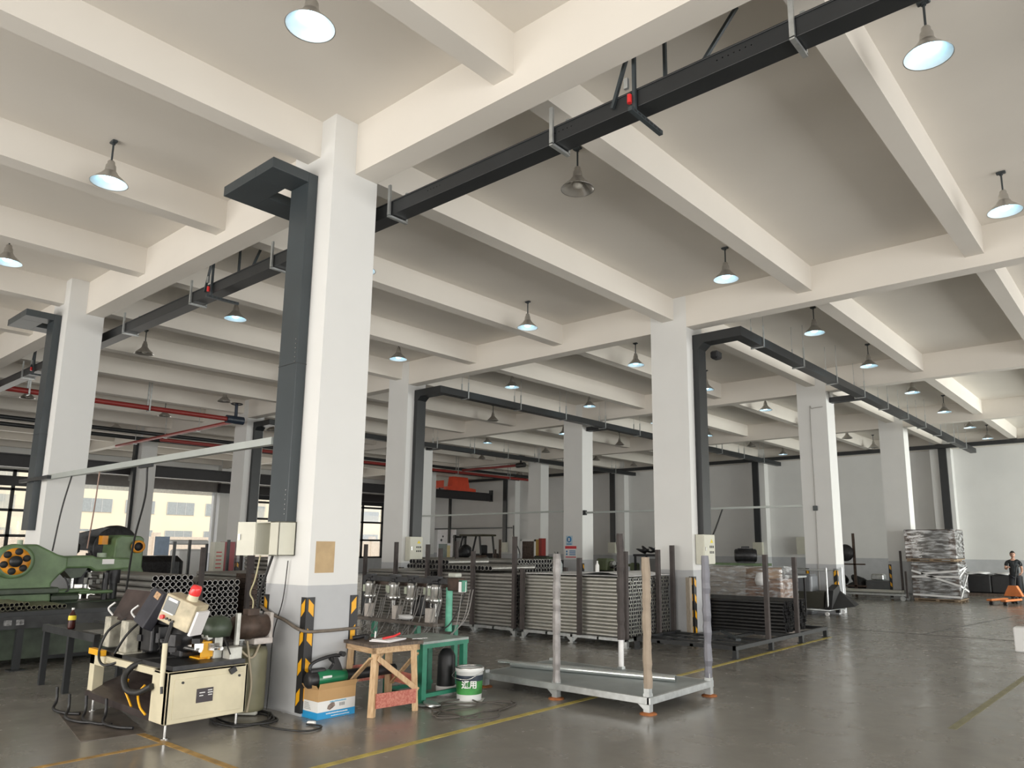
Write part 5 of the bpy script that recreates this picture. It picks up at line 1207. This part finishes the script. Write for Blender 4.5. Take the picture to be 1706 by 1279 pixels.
g = MB(); g.prism([(.20, .06), (.36, .06), (.33, .13), (.29, .20), (.24, .20), (.26, .13)], -.028, .028, 'X'); g.build('trigger_housing', BLACKP, t, bevel=.006)
MB().cyl((-.03, .36, .215), (.03, .36, .215), .026, n=16).build('battery_knob', BLACKP, t)
MB().rbox((0, .08, .085), (.07, .16, .04), .01).build('handle_base', BLACKP, t)
MB().box(.082, .0845, .10, .20, .015, .035).build('white_mark', WHITEP, t)
MB().box(-.03, .03, .12, .2, -.082, -.06).build('foot_pad', BLACKP, t)

# kraft sheet and strap on the foreground column
t = tag(MB().box(.401, .404, -.235, -.01, 1.38, 1.70).build('kraft_sheet', mat('kraft_sheet', (.50, .36, .20), .7, 0, .08, 9)), 'kraft paper sheet taped on the foreground column', 'paper sheet')
g = MB()
g.path(spline([(-.42, -.34, 1.02), (-.2, -.34, .95), (.05, -.33, .90), (.41, -.34, .82), (.43, -.1, .80), (.425, .33, .80)]), .016, n=6)
tag(g.build('strap', mat('khaki_webbing', (.18, .15, .12), .8, 0, .2, 20)), 'slack khaki webbing strap tied round the foreground column', 'strap')
lead('power_cable', [(-.2, -.36, 1.56), (-.3, -.38, 1.3), (-.38, -.38, 1.1), (-.42, -.38, .7), (-.40, -.40, .3), (-.3, -.45, .02)], .016, 'black cable running down the left corner of the foreground column')
lead('power_cable', [(-.38, -.40, 1.56), (-.42, -.42, 1.3), (-.5, -.42, 1.15), (-.42, -.42, 1.05), (-.45, -.44, .8)], .009, 'looped beige cord below the open switch box', mat('beige_cord', (.5, .46, .28), .5))
lead('power_cable', [(.05, -.33, 1.5), (0, -.33, 1.1), (-.12, -.34, .75), (-.1, -.36, .3), (-.05, -.4, .02)], .006, 'thin black cord hanging on the left face of the foreground column')
# cables on the floor
rr = random.Random(2); pts = []
for k in range(26):
    a = k*.9; pts.append((.12+.42*cos(a)*(.6+.4*rr.random()), -.72+.30*sin(a)*(.6+.4*rr.random()), .012+.004*(k % 4)))
tag(MB().path(spline(pts), .010, n=6).build('cable_coil', RUBBER), 'tangled black cable on the floor before the foreground column', 'cable')
lead('power_cable', [(.45, -.75, .012), (.75, -.72, .012), (1.0, -.6, .012), (.95, -.42, .012), (.75, -.45, .012)], .009, 'black cable loop on the floor in front of the cardboard box')
tag(MB().rbox((.78, -.42, .02), (.08, .04, .03), .008, rz=.5).build('plug', WHITEP), 'white plug end lying before the cardboard box', 'plug')
tag(MB().rbox((-.05, -.62, .025), (.22, .05, .035), .008, rz=.6).build('power_strip', mat('beige_strip', (.5, .5, .45), .5)), 'pale power strip among the tangled black cable', 'power strip')
pts = []
for k in range(30):
    a = k*.62; rad = .34+.12*sin(k*1.7); pts.append((1.32+rad*cos(a)*.9+.01*k, 1.02+rad*sin(a)*1.2, .012+.002*(k % 5)))
tag(MB().path(spline(pts), .008, n=6).build('cable_coil', mat('grey_brown_cable', (.09, .08, .07), .5)), 'coiled grey cable on the floor beside the paint bucket', 'cable')
blob('steel_wool_swarf', 'small heap of bright metal swarf by the wooden table foot', 'swarf', (1.0, .85, 0), (.11, .09, .02), GALV, seed=4, amp=.9, sub=3)

# ------------------------------------------------------------------ background machinery and people things
def lathe_machine(x, y, label, rz=0, col=GREEND, L=1.8):
    t = thing('workshop_lathe', label, 'machine', (x, y, 0), rz)
    MB().rbox((-L*.35, 0, .4), (L*.28, .55, .8), .03).rbox((L*.38, 0, .35), (L*.2, .5, .7), .03).build('pedestal', col, t)
    MB().rbox((0, 0, .82), (L, .5, .14), .03).build('bed', OILY, t)
    MB().rbox((-L*.35, 0, 1.08), (L*.28, .5, .42), .05).build('headstock', col, t)
    MB().cyl((-L*.2, 0, 1.08), (-L*.12, 0, 1.08), .13, n=20).build('chuck', STEEL, t)
    MB().rbox((L*.05, 0, .98), (.28, .42, .2), .03).rbox((L*.05, -.12, 1.12), (.14, .16, .12), .02).build('carriage', OILY, t)
    MB().rbox((L*.4, 0, 1.02), (.26, .24, .28), .04).cyl((L*.25, 0, 1.08), (L*.5, 0, 1.08), .05, n=12).build('tailstock', col, t)
    MB().path([(L*.05+.1*cos(a*pi/6), -.27, .92+.1*sin(a*pi/6)) for a in range(12)], .012, close=True).build('hand_wheel', STEEL, t)
    return t
lathe_machine(-11.0, 18.0, 'dark green lathe in the background right of the notice column', 0, GREEND, 2.4)
lathe_machine(-7.35, 16.6, 'green lathe in the background left of the right centre column', 0, mat('olive_lathe_paint', (.14, .17, .09), .45, 0, .2, 4), 1.6)
lathe_machine(-16.1, 19.4, 'dark machine left of the red and yellow framed door in the background', 0, OILYB, 2.2)
lathe_machine(-13.3, 20.4, 'dark machine in the background between the two far columns', 0, OILY, 2.0)
lathe_machine(-19.2, 12.6, 'dark bench machine seen over the tube ends in the background', 0, OILY, 2.4)
t = thing('swarf_bench', 'bench heaped with dark clutter left of the right centre column', 'bench', (-5.7, 16.5, 0))
MB().box(-.75, 1.0, -.4, .4, 1.38, 1.45).build('bench_top', DUCT, t)
for sx in (-.7, .95):
    for sy in (-.35, .35): MB().box(sx-.03, sx+.03, sy-.03, sy+.03, 0, 1.38).build('leg', DUCT, t)
MB().box(-.65, .9, -.1, .3, .7, 1.3).build('grey_cabinet', mat('mid_grey_cabinet', (.2, .2, .195), .5), t)
for k in range(4): blob('tool_heap', 'heap of dark tools on the far bench, %s' % ['leftmost', 'second from left', 'third from left', 'rightmost'][k], 'tools', (-6.25+k*.42, 16.5, 1.45), (.18, .25, .10), OILY, seed=20+k, sub=3, amp=.9)
# forklift
t = thing('forklift', 'dark forklift with an overhead guard near the far wall', 'forklift', (-19.9, 22.0, 0), radians(4))
MB().rbox((.3, 0, .75), (1.9, 1.1, .75), .12).build('chassis', GREEND, t)
MB().rbox((1.1, 0, .95), (.55, 1.1, .8), .12).build('counterweight', OILY, t)
g = MB()
for x, x2 in ((-.55, -.25), (1.0, .85)):
    for y in (-.5, .5): g.path([(x, y, 1.1), (x2, y, 2.2)], .05, n=8)
g.build('guard_post', BLACKP, t)
MB().rbox((.3, 0, 2.23), (1.5, 1.15, .09), .03).build('overhead_guard', mat('olive_guard', (.06, .055, .03), .5), t)
MB().box(-.95, -.85, -.45, -.33, .1, 2.25).box(-.95, -.85, .33, .45, .1, 2.25).box(-.97, -.83, -.45, .45, 2.1, 2.2).box(-.97, -.83, -.45, .45, 1.1, 1.2).build('mast', BLACKP, t)
MB().box(-1.9, -.95, -.38, -.26, .12, .17).box(-1.9, -.95, .26, .38, .12, .17).build('fork', OILY, t)
for x in (-.4, .95):
    for y in (-.5, .5): MB().cyl((x, y-.1, .32), (x, y+.1, .32), .32, n=24).build('wheel', RUBBER, t)
MB().rbox((.45, 0, 1.25), (.5, .5, .12), .04).rbox((.7, 0, 1.5), (.12, .5, .5), .04).build('seat', BLACKP, t)
blob('machine_cover', 'dark rounded machine cover right of the forklift mast', 'machine cover', (-18.0, 19.6, 1.0), (.35, .3, .35), OILY, seed=31)
t = thing('covered_machine', 'dark machine base under the rounded cover', 'machine', (-18.0, 19.6, 0)); MB().rbox((0, 0, .5), (1.4, .7, 1.0), .05).build('base_body', OILY, t)
t = thing('gas_rack', 'brown gas bottle trolley standing right of the forklift', 'trolley', (-16.9, 20.5, 0))
MB().cyl((0, 0, .1), (0, 0, 1.35), .12, n=16).cyl((0, 0, 1.35), (0, 0, 1.55), .05, n=10).build('bottle', OILYB, t); MB().box(.25, .33, -.05, .05, 0, 2.0).build('post', OILYB, t)
# framed doorway at far wall
t = thing('framed_cabinet', 'white framed cabinet with red and yellow sides on the background floor', 'cabinet', (-15.15, 21.0, 0))
MB().box(-.55, .35, 0, .3, 0, 2.0).build('cabinet_body', OILYB, t)
MB().box(-.6, .3, -.06, -.01, 1.92, 2.0).box(-.6, -.52, -.06, -.01, .1, 2.0).box(.22, .3, -.06, -.01, .1, 2.0).build('white_frame', WHITEP, t)
MB().box(.3, .45, -.02, .3, 0, 2.0).build('yellow_side', mat('ochre_side', (.4, .25, .05), .5), t); MB().box(.45, .62, -.0, .3, 0, 2.05).build('red_side', mat('dark_red_side', (.25, .02, .015), .5), t)
t = thing('cabinet_door_panel', 'grey door leaf by the far column with a narrow dark window', 'door', (-15.3, 23.6, 0))
MB().box(0, 1.6, 0, .08, 0, 2.5).build('leaf', mat('pale_grey_leaf', (.45, .44, .42), .6), t); MB().box(.75, .98, -.01, .0, 1.5, 2.2).build('vision_pane', mat('dark_green_glass', (.03, .05, .03), .1), t)
# white panel standing in for a doorway bright with daylight, far left
t = thing('daylight_doorway_panel', 'white stand-in for a daylit doorway with a small coloured window near the far left corner', 'board', (-30.6, 30.0, 0))
MB().box(-.9, .9, 0, .06, .4, 2.8).build('doorway_face', mat('daylight_white_panel', (.85, .85, .88), .3), t)
MB().box(-.75, .1, -.01, .0, .9, 1.85).build('teal_pane', mat('teal_pane', (.18, .25, .25), .2), t); MB().box(.1, .4, -.01, .0, .9, 1.75).build('yellow_pane', mat('yellow_pane', (.8, .7, .35), .4), t)
g = MB(); g.lathe([(0, -.01), (.07, -.01), (.07, 0), (0, 0)], (-.35, 0, 2.35), 'Y', 14); g.lathe([(0, -.01), (.09, -.01), (.09, 0), (0, 0)], (-.5, 0, 2.1), 'Y', 14); g.build('round_mark', DUCTG, t)
MB().box(-.75, .35, -.25, 0, .65, .8).build('wood_shelf', WOODH, t)
# safety notices on column (3,3): on its -y face
t = thing('safety_notice', 'blue round mandatory sign above the red headed notice on the notice column', 'sign', (-8.42, 15.225, 1.72))
MB().box(-.14, .14, -.01, 0, 0, .32).build('sign_board', mat('pale_blue_board', (.45, .58, .66), .5), t)
MB().lathe([(0, -.014), (.10, -.014), (.10, -.01)], (0, 0, .20), 'Y', 24).build('blue_disc', BLUEI, t); MB().box(-.025, .025, -.018, -.014, .14, .25).build('sign_figure', WHITEP, t)
MB().box(-.10, .10, -.013, -.01, .03, .06).build('sign_text', BLUEI, t)
t = thing('safety_notice', 'white notice with a red heading on the notice column', 'sign', (-8.35, 15.225, 1.30))
MB().box(-.24, .24, -.01, 0, 0, .40).build('sign_board', WHITEP, t); MB().box(-.24, .24, -.013, -.01, .31, .40).build('red_heading', REDI, t)
g = MB()
for z in (.22, .16, .10): g.box(-.06, .2, -.013, -.01, z, z+.03)
g.box(-.2, -.14, -.013, -.01, .19, .25); g.box(-.2, -.14, -.013, -.01, .1, .16); g.build('notice_text', BLUEI, t)
MB().box(-.22, .22, -.013, -.01, .02, .05).build('notice_foot', REDI, t)
# conduit and socket on column (4,3)
t = thing('wall_conduit', 'thin conduit with a grey socket on the conduit column', 'conduit', (-.05, 15.225, 0))
MB().path(spline([(-.02, -.012, .4), (0, -.012, 3), (0, -.012, 5.3), (.06, -.012, 5.42), (.35, -.012, 5.44)]), .012, n=6).build('pipe', mat('grey_conduit', (.4, .39, .37), .5), t)
MB().rbox((0, -.03, 2.72), (.12, .05, .13), .01).build('socket', DUCTG, t)
t = thing('meter_box', 'small grey box on the far wall just left of the conduit column', 'electrical box', (-6.2, 30.2, 1.4)); MB().box(-.3, .3, 0, .3, 0, .8).build('body', CREAM2, t); 
# red cabinet and notice far left
t = thing('fire_cabinet', 'cream and red fire cabinet beyond the tube stack at left', 'cabinet', (-16.2, 7.12, 0))
MB().box(-.1, .2, -.3, .02, 0, 1.76).build('cream_panel', CREAM2, t); MB().box(-.1, .2, .02, .36, 0, 1.77).build('red_panel', mat('deep_red_panel', (.28, .012, .02), .4), t)
g = MB()
for k in range(5): g.box(.201, .204, -.24, -.06, .95+k*.12, .98+k*.12)
g.build('panel_text', REDI, t)
# posts and rolls in the left background
for k, (x, y, h) in enumerate(((-12.2, 3.9, 1.75), (-12.9, 4.6, 1.8), (-11.6, 5.0, 1.8), (-13.6, 5.4, 1.7))):
    tag(MB().box(-.03, .03, -.03, .03, 0, h).build('rack_post', DUCT, loc=(x, y, 0)), 'dark upright rack post in the left background, %s' % ['first', 'second', 'third', 'fourth'][k]+' from the left', 'post')
t = thing('black_cover_pile', 'dark covered goods in front of the roller gate', 'goods', (-20.0, 6.2, 0)); MB().rbox((0, 0, .65), (1.6, 2.4, 1.3), .2).build('cover', OILY, t)
t = thing('white_machine', 'white machine cabinet near the roller gate', 'machine', (-24.6, 9.75, 0)); MB().rbox((0, .2, .75), (1.0, 1.1, 1.5), .08).build('cabinet', WHITEP, t); MB().rbox((0, 0, 1.78), (1.2, 1.5, .2), .05).build('hood', WHITEP, t)
t = thing('blue_screen', 'pale blue panel standing left of the white machine', 'panel', (-24.2, 8.4, 0)); MB().box(0, .06, 0, .55, 0, 2.0).build('panel_face', mat('pale_blue_panel', (.35, .45, .6), .5), t)

# camera dome and camera under the beam near right centre column
tag(MB().rbox((0, 0, 0), (.16, .22, .16), .03).build('security_camera', BLACKP, loc=(.62, 8.42, 5.42)), 'small black security camera beside the right centre duct', 'camera')

# ------------------------------------------------------------------ outside the yard gate
struct('ground', MB().box(-140, XL-.26, -60, 90, -.22, -.02), GROUND)
t = thing('factory_building', 'cream factory building with rows of windows across the yard', 'building', (-70, 20, 0))
MB().box(-8, 0, -60, 60, 0, 16).build('facade', BEIGE, t)
WN = mat('dull_window_glass', (.34, .36, .35), .3)
for r_ in range(4):
    for k in range(18):
        y = -22.9+k*3.9; z = 1.85+r_*2.85
        o = MB().box(.01, .06, y, y+2.7, z, z+1.25).build('window', WN, t)
        g = MB()
        for q_ in (0, .9, 1.8, 2.65): g.box(.06, .09, y+q_, y+q_+.06, z, z+1.25)
        g.build('window_bar', mat('pale_window_bar', (.5, .5, .48), .5), o)
t = thing('yard_wall', 'pale boundary wall with piers across the yard', 'wall', (-52, 15, 0))
MB().box(-.15, .15, -50, 60, 0, 2.3).build('wall_panel', mat('pale_pink_render', (.66, .56, .45), .85), t)
g = MB()
for k in range(22): g.box(-.25, .25, -50+k*5-.25, -50+k*5+.25, 0, 2.6)
g.build('pier', MATS['pale_pink_render'], t)
for k, y in enumerate((23.0, 24.6, 25.6)):
    tag(MB().cyl((0, 0, 0), (0, 0, 9), .14, n=10).build('utility_pole', mat('grey_pole', (.45, .43, .4), .7), loc=(-48, y, 0)), 'grey pole standing in the yard, %s of three' % ['leftmost', 'middle', 'rightmost'][k], 'pole')
